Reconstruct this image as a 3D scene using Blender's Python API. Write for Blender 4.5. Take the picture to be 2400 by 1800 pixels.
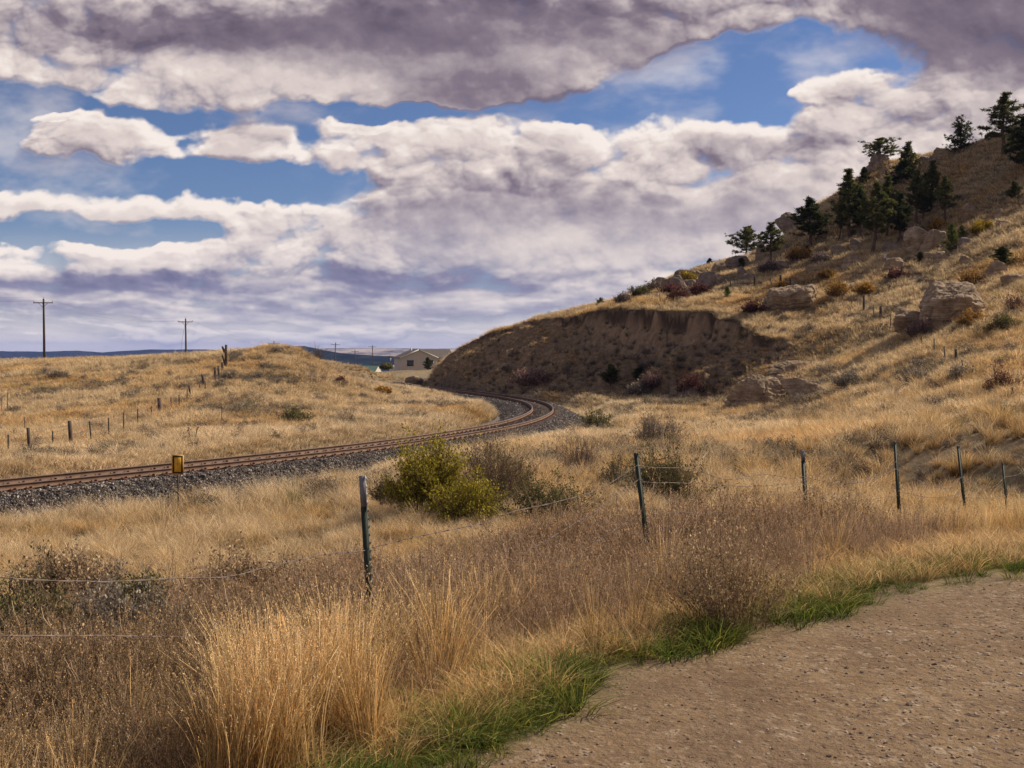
import bpy, math, random, os
import numpy as np
from mathutils import Vector, Matrix

for _o in list(bpy.data.objects):
    bpy.data.objects.remove(_o)
SC = bpy.context.scene
COL = SC.collection
PI = math.pi
EYE = 1.65            # camera height above the gravel road (world z = 0 on the road)
FPX = 2573.0          # focal length in pixels of the 2400 px wide photograph
TP = 79.0 / FPX       # tangent of the downward tilt

# ------------------------------------------------------------------ camera
cam = bpy.data.cameras.new('camera')
cam.sensor_width = 36.0
cam.lens = FPX / 2400.0 * 36.0
cam.clip_start = 0.1
cam.clip_end = 90000.0
co = bpy.data.objects.new('camera', cam)
COL.objects.link(co)
co.location = (0, 0, EYE)
co.rotation_euler = (PI / 2 - math.atan(TP), 0, 0)
SC.camera = co

# ------------------------------------------------------------------ sun, exposure
SUN_AZ = math.radians(63.0)     # clockwise from +Y (the view direction)
SUN_EL = math.radians(35.0)
sl = bpy.data.lights.new('sun', 'SUN')
sl.energy = 5.0
sl.angle = math.radians(0.55)
sl.color = (1.0, 0.88, 0.72)
so = bpy.data.objects.new('sun', sl)
COL.objects.link(so)
SUN_DIR = Vector((math.sin(SUN_AZ) * math.cos(SUN_EL), math.cos(SUN_AZ) * math.cos(SUN_EL), math.sin(SUN_EL)))
so.rotation_euler = SUN_DIR.to_track_quat('Z', 'Y').to_euler()
so.location = (60, 40, 80)
SC.view_settings.view_transform = 'Standard'
SC.view_settings.look = 'None'
SC.view_settings.exposure = 0.34
SC.view_settings.gamma = 1.0
SC.render.engine = 'CYCLES'
SC.cycles.max_bounces = 6
SC.cycles.diffuse_bounces = 3
SC.cycles.glossy_bounces = 2
SC.cycles.transmission_bounces = 3
SC.cycles.transparent_max_bounces = 8
SC.cycles.volume_bounces = 0

# ------------------------------------------------------------------ node helpers
class NT:
    def __init__(s, tree):
        s.t = tree
    def n(s, typ, **kw):
        nd = s.t.nodes.new(typ)
        for k, v in kw.items():
            setattr(nd, k, v)
        return nd
    def put(s, sock, v):
        if v is None:
            return
        if isinstance(v, bpy.types.NodeSocket):
            s.t.links.new(v, sock)
        elif isinstance(v, (tuple, list)) and len(v) == 3 and sock.type == 'RGBA':
            sock.default_value = (v[0], v[1], v[2], 1)
        else:
            sock.default_value = v
    def m(s, op, a, b=None, c=None, clamp=False):
        nd = s.n('ShaderNodeMath', operation=op, use_clamp=clamp)
        s.put(nd.inputs[0], a); s.put(nd.inputs[1], b); s.put(nd.inputs[2], c)
        return nd.outputs[0]
    def v(s, op, a, b=None):
        nd = s.n('ShaderNodeVectorMath', operation=op)
        s.put(nd.inputs[0], a); s.put(nd.inputs[1], b)
        return nd.outputs['Value'] if op in ('LENGTH', 'DOT_PRODUCT', 'DISTANCE') else nd.outputs[0]
    def rng(s, x, a, b, c=0.0, d=1.0, smooth=True):
        nd = s.n('ShaderNodeMapRange', interpolation_type='SMOOTHSTEP' if smooth else 'LINEAR')
        for i, q in enumerate((x, a, b, c, d)):
            s.put(nd.inputs[i], q)
        return nd.outputs[0]
    def mix(s, f, a, b, mode='MIX'):
        nd = s.n('ShaderNodeMix', data_type='RGBA', blend_type=mode)
        s.put(nd.inputs[0], f); s.put(nd.inputs[6], a); s.put(nd.inputs[7], b)
        return nd.outputs[2]
    def noise(s, vec, scale, detail=4, rough=0.55, dist=0.0, lac=2.0, col=False):
        nd = s.n('ShaderNodeTexNoise')
        s.put(nd.inputs['Vector'], vec)
        nd.inputs['Scale'].default_value = scale
        nd.inputs['Detail'].default_value = detail
        nd.inputs['Roughness'].default_value = rough
        nd.inputs['Distortion'].default_value = dist
        nd.inputs['Lacunarity'].default_value = lac
        return nd.outputs['Color'] if col else nd.outputs[0]
    def vor(s, vec, scale, feat='F1', out='Distance', rnd=1.0):
        nd = s.n('ShaderNodeTexVoronoi', feature=feat)
        s.put(nd.inputs['Vector'], vec)
        nd.inputs['Scale'].default_value = scale
        nd.inputs['Randomness'].default_value = rnd
        return nd.outputs[out]
    def ramp(s, f, stops, interp='LINEAR'):
        nd = s.n('ShaderNodeValToRGB')
        s.put(nd.inputs[0], f)
        cr = nd.color_ramp
        cr.interpolation = interp
        while len(cr.elements) < len(stops):
            cr.elements.new(0.5)
        for e, (p, c) in zip(cr.elements, stops):
            e.position = p
            e.color = (c[0], c[1], c[2], 1) if isinstance(c, (tuple, list)) else (c, c, c, 1)
        return nd.outputs[0]
    def xyz(s, x, y, z):
        nd = s.n('ShaderNodeCombineXYZ')
        s.put(nd.inputs[0], x); s.put(nd.inputs[1], y); s.put(nd.inputs[2], z)
        return nd.outputs[0]
    def attr(s, name, inst=False, out='Fac'):
        nd = s.n('ShaderNodeAttribute', attribute_name=name)
        nd.attribute_type = 'INSTANCER' if inst else 'GEOMETRY'
        return nd.outputs[out]

# ------------------------------------------------------------------ world: physical sky (its clouds are a shell built below)
def build_world():
    w = bpy.data.worlds.new('World')
    SC.world = w
    w.use_nodes = True
    w.node_tree.nodes.clear()
    N = NT(w.node_tree)
    sky = N.n('ShaderNodeTexSky', sky_type='NISHITA')
    sky.sun_disc = False
    sky.sun_elevation = SUN_EL
    sky.sun_rotation = SUN_AZ
    sky.altitude = 1100
    sky.air_density = 1.0
    sky.dust_density = 0.6
    sky.ozone_density = 2.0
    skyc = N.mix(1.0, sky.outputs[0], SKY_TINT, 'MULTIPLY')
    bg = N.n('ShaderNodeBackground'); N.put(bg.inputs[0], skyc)
    bg.inputs[1].default_value = 0.1
    out = N.n('ShaderNodeOutputWorld'); N.put(out.inputs[0], bg.outputs[0])
SKY_TINT = (0.44, 0.48, 0.62)
build_world()

# ------------------------------------------------------------------ numpy noise
def _hash(ix, iy, seed):
    h = (ix.astype(np.int64) * 374761393 + iy.astype(np.int64) * 668265263 + seed * 1274126177) & 0x7fffffff
    h = ((h ^ (h >> 13)) * 1274126177) & 0x7fffffff
    return ((h ^ (h >> 16)) & 0xffffff) / float(0xffffff)
def perlin(x, y, seed=0):
    ix = np.floor(x); iy = np.floor(y)
    fx = x - ix; fy = y - iy
    ux = fx * fx * fx * (fx * (fx * 6 - 15) + 10); uy = fy * fy * fy * (fy * (fy * 6 - 15) + 10)
    r = 0
    for dx in (0, 1):
        for dy in (0, 1):
            a = _hash(ix + dx, iy + dy, seed) * 2 * PI
            g = np.cos(a) * (fx - dx) + np.sin(a) * (fy - dy)
            r = r + g * (ux if dx else 1 - ux) * (uy if dy else 1 - uy)
    return r * 1.5            # about -1 .. 1
def fbm(x, y, oct=5, seed=0, rough=0.5, lac=2.03):
    r = 0; a = 1.0; t = 0
    for o in range(oct):
        r = r + a * perlin(x, y, seed + o * 17); t += a
        x, y = (x * 0.8 - y * 0.6) * lac + 5.3, (x * 0.6 + y * 0.8) * lac + 1.7
        a *= rough
    return r / t
def worley(x, y, seed=0):
    ix = np.floor(x); iy = np.floor(y)
    best = np.full(np.shape(x), 9.0)
    for dx in (-1, 0, 1):
        for dy in (-1, 0, 1):
            cx = ix + dx; cy = iy + dy
            px = cx + _hash(cx, cy, seed); py = cy + _hash(cx, cy, seed + 7)
            best = np.minimum(best, (px - x) ** 2 + (py - y) ** 2)
    return np.sqrt(best)
def billow(x, y, oct=4, seed=0, rough=0.5):
    r = 0; a = 1.0; t = 0
    for o in range(oct):
        r = r + a * (1 - np.minimum(worley(x, y, seed + 31 * o) ** 2 * 1.3, 1.2)); t += a
        x = x * 2.1 + 3.1; y = y * 2.1 + 1.3; a *= rough
    return r / t
def sst(x, a, b):
    t = np.clip((x - a) / (b - a), 0, 1)
    return t * t * (3 - 2 * t)

# ------------------------------------------------------------------ clouds: a shell 60 km away; per-vertex cover and light computed here
# cloud masses: centre x, y and radii (photograph pixels, turned into directions), cover, darkness of their underside
CLOUDS = [
    (400, -10, 900, 215, 1.05, 0.0), (1050, 50, 720, 235, 1.1, 0.0), (1165, 175, 300, 110, 1.0, 0.15),
    (1700, -60, 560, 170, 1.0, 0.0), (80, 110, 420, 150, 0.9, 0.0), (560, 160, 640, 130, 1.0, 0.0), (320, 235, 130, 60, 0.5, 0.0),
    (2330, 20, 440, 200, 1.5, 1.0), (1400, 100, 300, 150, 0.8, 0.0), (1990, -50, 500, 110, 0.8, 0.4),
    (950, 55, 700, 120, 0.0, 0.62), (300, 80, 460, 60, 0.0, 0.72), (1170, 215, 300, 70, 0.3, 0.62), (800, 120, 300, 60, 0.0, 0.25),
    (1300, 60, 500, 100, 0.0, 0.35), (0, 228, 230, 70, -1.4, 0.0), (1680, 205, 360, 115, -1.15, 0.0), (1800, 140, 300, 70, -0.8, 0.0), (1400, 240, 200, 50, -0.7, 0.0),
    (600, 275, 420, 26, -0.7, 0.0), (900, 268, 240, 26, -1.1, 0.0), (1330, 268, 210, 24, -1.0, 0.0), (300, 425, 620, 50, -1.2, 0.0), (620, 440, 300, 50, -1.0, 0.0), (120, 540, 480, 36, -1.3, 0.0), (430, 330, 30, 60, -0.55, 0.0), (705, 330, 40, 70, -0.6, 0.0), (20, 310, 90, 70, -0.9, 0.0), (0, 380, 120, 30, -0.6, 0.0),
    (240, 335, 250, 62, 1.15, 0.0), (590, 305, 190, 48, 1.1, 0.55), (590, 368, 190, 44, 1.15, 0.0), (140, 345, 90, 50, 0.3, 0.0),
    (860, 308, 120, 40, 1.2, 0.1), (0, 420, 70, 34, 1.25, 0.0), (200, 420, 110, 13, 1.25, 0.0), (230, 288, 60, 22, 0.9, 0.0), (150, 286, 120, 9, 1.1, 0.0),
    (1080, 370, 360, 110, 1.0, 0.0), (1500, 370, 640, 110, 1.1, 0.0), (1950, 370, 560, 130, 1.1, 0.0),
    (2150, 250, 330, 90, 1.2, 0.1), (2400, 290, 330, 130, 1.0, 0.15), (1450, 520, 900, 190, 1.2, 0.0), (2100, 560, 600, 160, 1.0, 0.0),
    (1300, 520, 620, 120, 0.0, 0.30), (1750, 345, 240, 30, 0.0, 0.5), (1150, 432, 360, 26, 0.0, 0.45),
    (1880, 236, 70, 22, 1.25, 0.0), (2000, 208, 160, 46, 1.2, 0.1),
    (190, 482, 520, 46, 1.35, 0.12), (300, 612, 900, 60, 1.5, 0.0), (720, 575, 420, 90, 1.0, 0.0), (880, 510, 400, 60, 0.9, 0.08),
    (650, 662, 1150, 34, 1.2, 0.62), (130, 680, 500, 46, 1.0, 0.5), (1350, 655, 900, 80, 1.0, 0.22),
    (400, 720, 900, 46, 0.9, 0.2), (900, 705, 500, 34, 0.7, 0.25), (900, 745, 700, 16, 0.2, 0.35), (450, 742, 500, 14, 0.2, 0.35),
    (300, 775, 1100, 30, 0.8, 0.1), (1250, 735, 500, 50, 0.75, 0.05), (1500, 690, 500, 60, 0.8, 0.1), (1000, 790, 900, 16, 0.6, 0.1), (1500, 620, 560, 110, 0.0, -0.22),
    (1250, 770, 300, 14, -0.5, 0.0), (1080, 735, 120, 20, -0.4, 0.0),
]
CALM = [(1330, 530, 520, 110), (1000, 120, 700, 130), (2330, 60, 380, 170), (1180, 235, 260, 50), (200, 490, 420, 30), (1900, 520, 400, 120), (600, 300, 160, 30)]
def cloud_fields(U, V):
    """cover 0..1 and light 0..1 on a regular grid of direction tangents"""
    wx = fbm(U * 9, V * 14, 5, 3, 0.55); wy = fbm(U * 9 + 40, V * 14 + 9, 5, 5, 0.55)
    uu = U + wx * 0.040 + 0.007 * fbm(U * 40, V * 50, 4, 83); vv = V + wy * 0.019 + 0.006 * fbm(U * 40 + 9, V * 50, 4, 84)
    cov = np.zeros_like(U); dark = np.zeros_like(U)
    for (cx, cy, rx, ry, cw, dw) in CLOUDS:
        q = np.sqrt(((uu - (cx - 1200) / FPX) * FPX / rx) ** 2 + ((vv - (821 - cy) / FPX) * FPX / ry) ** 2)
        g = 1 - sst(q, 0.35, 1.25)
        cov += g * cw; dark += g * dw
    vp = np.maximum(V, 0.0)
    den = vp + 0.10
    LX = U / den; LY = 1.0 / den
    k = sst(vp, 0.015, 0.10)
    a = fbm(LX * 2.2 + 3, LY * 1.5, 5, 11, 0.45)
    b1 = billow(U * 24 + 0.6 * wx, V * 36 + 0.6 * wy, 4, 21, 0.42)
    b2 = fbm(U * 13, V * 21, 5, 33, 0.45)
    f = (b1 - 0.62) * (0.35 + 0.65 * k) * 0.80 + b2 * 0.42 * (0.3 + 0.7 * k) + a * (0.62 - 0.30 * k)
    calm = 0
    for (cx, cy, rx, ry) in CALM:
        q = np.sqrt(((uu - (cx - 1200) / FPX) * FPX / rx) ** 2 + ((vv - (821 - cy) / FPX) * FPX / ry) ** 2)
        calm = np.maximum(calm, 1 - sst(q, 0.5, 1.2))
    f = f * (1 - 0.78 * calm)
    f = f + 0.42 * fbm(U * 20 + 8, V * 30, 4, 85, 0.5) * (1 - sst(cov, 0.7, 1.5)) * (0.3 + 0.7 * k)
    dens = np.minimum(cov, 1.2) * 0.66 - 0.08 + f * 1.0 + 0.16 * fbm(U * 34, V * 44, 5, 81, 0.55) * (0.35 + 0.65 * k)
    return dens, np.clip(dark, 0, 1.05), f, k
def cloud_light(dens, dark, f, k, du, dv, UU, VV):
    """relief lit by the sun (up and to the right), undersides in their own shade"""
    H, W = dens.shape
    def ahead(q, st):
        sy = max(1, int(round(st * 0.9 / dv))); sx = max(1, int(round(st * 0.6 / du)))
        sh = q.copy()
        sh[:H - sy, :W - sx] = q[sy:, sx:]
        return sh
    th = np.clip(dens - 0.28, 0, 0.75)
    T = 0
    for i in range(1, 13):
        T = T + ahead(th, 0.0018 * i ** 1.15)
    beer = np.exp(-T / 12.0 * 3.0)
    rel = np.clip(th - ahead(th, 0.003), -0.2, 0.2) * 0.50 + np.clip(th - ahead(th, 0.009), -0.3, 0.3) * 0.55 + np.clip(th - ahead(th, 0.025), -0.3, 0.3) * 0.45
    s = 0.76 + 0.20 * beer + rel * 0.95 - dark * 0.58 - np.clip(th - 0.25, 0, 1) * 0.10 * (0.4 + k)
    s = s - 0.22 * np.clip(fbm(UU * 7 + 30, VV * 13, 4, 61), -0.5, 1)
    s = s + (1 - sst(dens, 0.28, 0.52)) * 0.24 * (1 - 0.25 * dark)
    s = np.where(s > 0.8, 0.8 + (s - 0.8) * 0.6, s)
    return np.clip(s, 0, 1)

def mat_new(name):
    m = bpy.data.materials.new(name)
    m.use_nodes = True
    m.node_tree.nodes.clear()
    return m, NT(m.node_tree)
def tag(o, label=None, cat=None, group=None, kind=None):
    if label: o['label'] = label
    if cat: o['category'] = cat
    if group: o['group'] = group
    if kind: o['kind'] = kind
    return o
def np_mesh(name, V, F=None, mat=None, attrs=None, smooth=True, quads=None):
    """mesh from arrays; F = list of face index tuples, or quads = (n,4) / tris (n,3) int array"""
    me = bpy.data.meshes.new(name)
    V = np.asarray(V, dtype=np.float32)
    if quads is not None:
        quads = np.asarray(quads, dtype=np.int32)
        n, kk = quads.shape
        me.vertices.add(len(V)); me.vertices.foreach_set('co', V.ravel())
        me.loops.add(n * kk); me.loops.foreach_set('vertex_index', quads.ravel())
        me.polygons.add(n)
        me.polygons.foreach_set('loop_start', np.arange(0, n * kk, kk, dtype=np.int32))
        me.polygons.foreach_set('loop_total', np.full(n, kk, dtype=np.int32))
    else:
        me.from_pydata([tuple(map(float, v)) for v in V], [], [tuple(f) for f in F])
    me.update(calc_edges=True)
    if attrs:
        for k, a in attrs.items():
            at = me.attributes.new(k, 'FLOAT', 'POINT')
            at.data.foreach_set('value', np.asarray(a, dtype=np.float32).ravel())
    if smooth:
        me.polygons.foreach_set('use_smooth', np.ones(len(me.polygons), dtype=bool))
    if mat:
        for mm in (mat if isinstance(mat, (list, tuple)) else [mat]):
            me.materials.append(mm)
    return me
def link(name, me, parent=None, loc=None):
    o = bpy.data.objects.new(name, me)
    COL.objects.link(o)
    if parent is not None: o.parent = parent
    if loc is not None: o.location = loc
    return o
def grid_quads(nr, nc):
    i = np.arange(nr * nc).reshape(nr, nc)
    return np.stack([i[:-1, :-1].ravel(), i[:-1, 1:].ravel(), i[1:, 1:].ravel(), i[1:, :-1].ravel()], 1)

def build_clouds():
    step = 2.3 / FPX
    us = np.arange(-0.66, 0.66, step); vs = np.arange(-0.006, 0.44, step)
    U, V = np.meshgrid(us, vs)
    dens, dark, f, k = cloud_fields(U, V)
    s = cloud_light(dens, dark, f, k, step, step, U, V)
    edge = sst(0.66 - np.abs(U), 0.0, 0.08) * sst(0.44 - V, 0.0, 0.06)
    al = sst(dens, 0.16, 0.66) * edge
    al = al + (1 - al) * edge * 0.46 * sst(fbm(U * 6 + 3, V * 13, 6, 95, 0.55), -0.05, 0.5)
    R = 60000.0
    L = np.sqrt(1 + U ** 2 + V ** 2)
    P = np.stack([U / L * R, R / L, V / L * R + EYE], -1).reshape(-1, 3)
    m, N = mat_new('cloud')
    sv = N.attr('light'); av = N.attr('cover'); el = N.attr('elev')
    hi = N.ramp(sv, [(0.0, (0.13, 0.105, 0.145)), (0.3, (0.225, 0.18, 0.225)), (0.6, (0.45, 0.385, 0.40)), (0.85, (0.70, 0.605, 0.57)), (1.0, (0.90, 0.81, 0.75))])
    lo = N.ramp(sv, [(0.0, (0.17, 0.17, 0.29)), (0.3, (0.25, 0.24, 0.36)), (0.6, (0.47, 0.435, 0.49)), (0.85, (0.72, 0.64, 0.62)), (1.0, (0.90, 0.80, 0.74))])
    cc = N.mix(N.rng(el, 0.04, 0.17), lo, hi)
    hz = N.rng(el, 0.07, 0.0)
    cc = N.mix(N.m('MULTIPLY', hz, 0.5), cc, (0.74, 0.71, 0.74))
    al2 = N.m('MAXIMUM', av, N.m('MULTIPLY', N.rng(el, 0.13, 0.0), 0.92))
    em = N.n('ShaderNodeEmission'); N.put(em.inputs[0], cc); em.inputs[1].default_value = 0.84
    tr = N.n('ShaderNodeBsdfTransparent')
    mx = N.n('ShaderNodeMixShader'); N.put(mx.inputs[0], al2)
    N.t.links.new(tr.outputs[0], mx.inputs[1]); N.t.links.new(em.outputs[0], mx.inputs[2])
    out = N.n('ShaderNodeOutputMaterial'); N.put(out.inputs[0], mx.outputs[0])
    m.cycles.emission_sampling = 'NONE'
    # the same broken layer all round the rest of the sky (coarser), open where the sun stands
    az, el = np.meshgrid(np.radians(np.linspace(-180, 180, 241)), np.radians(np.linspace(0, 84, 71)))
    D3 = np.stack([np.sin(az) * np.cos(el), np.cos(az) * np.cos(el), np.sin(el)], -1)
    t = 1 / (D3[..., 2] + 0.12)
    f2 = fbm(D3[..., 0] * t * 1.3 + 5, D3[..., 1] * t * 1.3, 6, 71, 0.5)
    c2 = sst(f2 + 0.22, -0.05, 0.25)
    sun_gap = sst(np.degrees(np.arccos(np.clip(D3 @ np.array(SUN_DIR), -1, 1))), 9, 20)
    uu, vv = D3[..., 0] / np.maximum(D3[..., 1], 0.05), D3[..., 2] / np.maximum(D3[..., 1], 0.05)
    view_gap = np.maximum(sst(np.abs(uu), 0.62, 0.74), sst(vv, 0.41, 0.50)); view_gap = np.where(D3[..., 1] < 0.05, 1, view_gap)
    P2 = D3 * 64000.0; n0 = len(P)
    Q2 = grid_quads(*az.shape) + n0
    P = np.vstack([P, P2.reshape(-1, 3)])
    Q = np.vstack([grid_quads(*U.shape), Q2])
    s = np.concatenate([s.ravel(), np.clip(0.72 + 0.5 * fbm(D3[..., 0] * t * 2.2, D3[..., 1] * t * 2.2, 5, 73), 0.1, 1).ravel()])
    al = np.concatenate([al.ravel(), (c2 * 0.55 * sun_gap * view_gap).ravel()])
    V = np.concatenate([V.ravel(), D3[..., 2].ravel() + 0.075 * (1 - view_gap.ravel())])
    me = np_mesh('clouds', P, quads=Q, mat=m, attrs={'light': s, 'cover': al, 'elev': V})
    o = link('clouds', me)
    tag(o, 'broken lilac and cream cloud cover filling the sky', kind='structure')
build_clouds()
# ------------------------------------------------------------------ places: a photograph pixel and a distance give a point of the world
def at(px, py, D):
    u = (px - 1200.0) / FPX; v = (900.0 - py) / FPX
    ct = 1 / math.sqrt(1 + TP * TP); st = TP * ct
    y = ct + v * st; z = -st + v * ct
    k = D / y
    return Vector((u * k, D, EYE + z * k))

TRACK_Z = EYE - 4.2            # top of rail
# ground seen from the camera: pixel x, pixel y, distance
SHARED = [
    # far slope of the field left of the track, its skyline and the mound
    (0, 853, 135), (0, 900, 95), (0, 980, 68), (0, 1060, 48), (0, 1100, 41), (120, 850, 138), (250, 847, 140), (250, 900, 92), (300, 1000, 60),
    (400, 950, 68), (400, 847, 132), (500, 833, 115), (500, 860, 100), (600, 825, 106), (600, 850, 92), (640, 824, 107), (698, 821, 103), (720, 838, 101), (740, 856, 98), (765, 880, 94),
    (600, 1000, 58), (650, 950, 68), (700, 880, 85), (700, 850, 94), (800, 906, 88), (850, 941, 82), (900, 962, 77), (800, 1000, 60), (950, 980, 68), (1050, 960, 77), (1000, 936, 98), (1060, 947, 92), (960, 913, 118), (930, 906, 130), (985, 905, 131),
    (820, 893, 120), (900, 888, 160), (850, 880, 205), (950, 879, 195), (760, 880, 215), (650, 840, 118), (600, 838, 121), (700, 862, 116), (735, 866, 122), (705, 828, 101), (560, 826, 108), (685, 817, 100), (1000, 872, 215), (960, 868, 240), (-150, 856, 130), (-150, 950, 80), (-150, 1080, 44),
    # slope from the fence down to the track
    (0, 1228, 29), (0, 1274, 25), (0, 1330, 19.5), (0, 1420, 14), (300, 1225, 29), (300, 1310, 20), (300, 1430, 13.5), (600, 1170, 34), (600, 1250, 25.5), (600, 1330, 18), (600, 1450, 12.5),
    (850, 1125, 38), (850, 1215, 25), (850, 1320, 17), (1040, 1225, 21.5), (1040, 1120, 33), (1250, 1012, 55), (1250, 1060, 38), (1250, 1130, 28), (1250, 1250, 18), (1250, 1350, 12.8),
    (1400, 985, 62), (1400, 1050, 42), (1400, 1110, 30), (1550, 1190, 22.5), (1550, 1060, 40), (1550, 990, 62), (1700, 970, 68), (1700, 1050, 43), (1700, 1120, 30), (1700, 1200, 21), (1700, 1300, 15),
    # gully and the near foot of the hill
    (1900, 1060, 37), (1900, 1125, 32), (1900, 1185, 25), (1980, 1048, 36.5), (1980, 1160, 31.8), (2080, 1044, 35.2), (2080, 1168, 31.2), (2200, 1040, 34), (2200, 1170, 30.4), (2300, 1042, 32.8), (2300, 1170, 29.4), (2400, 1045, 31.6), (2400, 1168, 28.4), (2500, 1045, 30.6), (2500, 1165, 27.5),
    (2200, 1195, 25.5), (2400, 1195, 23.5),
    (2050, 1215, 22.5), (2250, 1205, 22.0),
]
HILL = [
    (1850, 1000, 54), (1850, 960, 62), (1850, 905, 71), (1860, 860, 78), (1870, 820, 84), (1850, 760, 92), (1850, 705, 102), (1850, 640, 116), (1850, 590, 132), (1850, 548, 144),
    (2000, 1000, 45), (2000, 900, 61), (2000, 800, 78), (2000, 700, 94), (2000, 620, 110), (2000, 560, 122), (2000, 500, 131), (2000, 440, 139),
    (2200, 950, 45), (2200, 900, 52), (2200, 800, 64), (2240, 762, 69), (2200, 700, 82), (2200, 640, 93), (2200, 590, 103), (2200, 530, 113), (2200, 450, 124), (2200, 400, 130.5), (2210, 360, 136),
    (2400, 1000, 34.5), (2400, 950, 39), (2400, 850, 50), (2400, 750, 61), (2400, 650, 76), (2400, 550, 92), (2400, 450, 106), (2400, 370, 118), (2400, 310, 127), (2320, 330, 131),
    (2650, 950, 36), (2650, 800, 50), (2650, 600, 75), (2650, 400, 100), (2650, 280, 116),
    (2100, 385, 139), (2040, 395, 142), (1970, 450, 142), (1930, 478, 143), (1870, 520, 145), (1820, 578, 148),
    (1760, 606, 150), (1760, 640, 130), (1750, 700, 109), (1700, 616, 152), (1700, 650, 126), (1700, 700, 108), (1620, 636, 148), (1600, 670, 128), (1600, 700, 114), (1560, 660, 143), (1500, 692, 132), (1440, 715, 125),
    (1780, 745, 94), (1820, 785, 87.5), (1900, 790, 83),
]
BRIM = [(1000, 888, 146), (1040, 850, 148), (1075, 818, 147), (1150, 778, 140), (1230, 757, 133), (1300, 747, 127), (1380, 733, 120), (1440, 724, 115), (1500, 726, 110), (1560, 727, 105.5), (1620, 729, 103),
        (1678, 731, 100.5), (1688, 748, 97.5), (1738, 752, 95), (1750, 770, 91.5), (1808, 796, 86.5), (1850, 800, 84.5), (1868, 812, 83), (1862, 850, 79), (1800, 905, 73.5)]
SCARP = [0.2, 0.5, 0.9, 1.0, 1.0, 1.0, 1.5, 2.0, 2.4, 2.5, 2.4, 2.2, 2.1, 1.7, 1.3, 1.0, 0.8, 0.4, 0.2, 0.0]
LOWPTS = [(1000, 903, 138), (1050, 893, 133), (1150, 893, 122), (1250, 905, 114), (1350, 912, 108), (1450, 918, 102), (1550, 930, 95), (1650, 940, 87), (1720, 948, 80), (1780, 955, 73), (1300, 940, 92), (1400, 950, 84), (1550, 955, 78), (1500, 975, 68)]
RAW = [  # x, y, z measured from eye level: road side, ditch under the fence, ground that falls away out of sight, and an added unseen summit
    (-3.6, 4.7, -2.12), (-1.04, 7.6, -2.17), (1.15, 10.2, -2.28), (3.39, 12.9, -2.45), (5.3, 15.1, -2.65), (6.96, 17.1, -2.95), (8.5, 18.9, -3.2), (11, 21.5, -3.2), (14, 25, -3.2), (17, 28, -2.6),
    (-6, 2, -2.12), (-9, -2, -2.1), (-2.3, 5.2, -1.98), (0.0, 7.4, -1.95), (2.5, 9.9, -1.95), (5.0, 12.4, -2.2), (7.4, 14.6, -2.5),
    (-1.2, 4.2, -1.74), (0.9, 6.1, -1.72), (3.2, 8.4, -1.72), (5.6, 10.9, -1.85), (8.5, 13.7, -2.15), (0, 4.3, -1.66), (3.74, 8.0, -1.66), (7, 11.2, -1.7), (10.5, 13.4, -1.8), (16, 17, -1.9), (24, 22, -1.7), (11, 17.5, -2.6),
    (0, 0, -1.65), (2, 2, -1.65), (1.2, 4.0, -1.65), (4, 4, -1.65), (3.2, 6.2, -1.65), (-2, 0, -1.66), (6, 9, -1.66), (6, 7, -1.65), (10, 9, -1.65), (16, 12, -1.65), (25, 15, -1.5), (0, -10, -1.65), (15, -10, -1.65), (30, 0, -1.4), (-15, -15, -2), (-6, -20, -1.7), (40, 22, 1.0), (60, 30, 6.0),
    (-30, 5, -4.6), (-20, 15, -4.5), (-45, 20, -4.6), (-14, 8, -3.1), (-20, 0, -3.0), (-40, -20, -4),
    (-2, 155, 1.2), (5, 145, 2.6), (-2, 185, -2), (8, 180, -1), (14, 165, 5.0), (22, 180, 6), (35, 180, 9), (50, 170, 17), (65, 160, 22), (30, 215, 0), (60, 220, 8), (0, 230, -4.5), (82, 118, 32), (95, 90, 22), (100, 186, 57), (104, 168, 66), (112, 150, 70), (113, 134, 64), (118, 116, 50), (72, 168, 27), (66, 145, 26.5), (76, 158, 29), (82, 172, 32), (84, 140, 38), (135, 150, 66), (130, 190, 56), (104, 215, 34),  # high points: summit out of view to the right, raised to shade the upper slope
    (-24, 118, -2.4), (-20.5, 112, -1.9), (-17.5, 113, -3.2), (-15.5, 104, -3.0), (-26, 130, -3.6), (-60, 165, -1.8), (-40, 160, -1.6), (-25, 150, -1.6), (-60, 210, -5), (-30, 200, -4.2), (-10, 250, -5), (-70, 260, -9), (-30, 280, -9), (20, 280, -6), (60, 290, -2),
]
def P3(lst):
    a = np.array([tuple(at(*p)) for p in lst]); a[:, 2] -= EYE
    return a
shared = P3(SHARED); hillp = P3(HILL); brim = P3(BRIM); lowp = P3(LOWPTS); raw = np.array(RAW, float)

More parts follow.
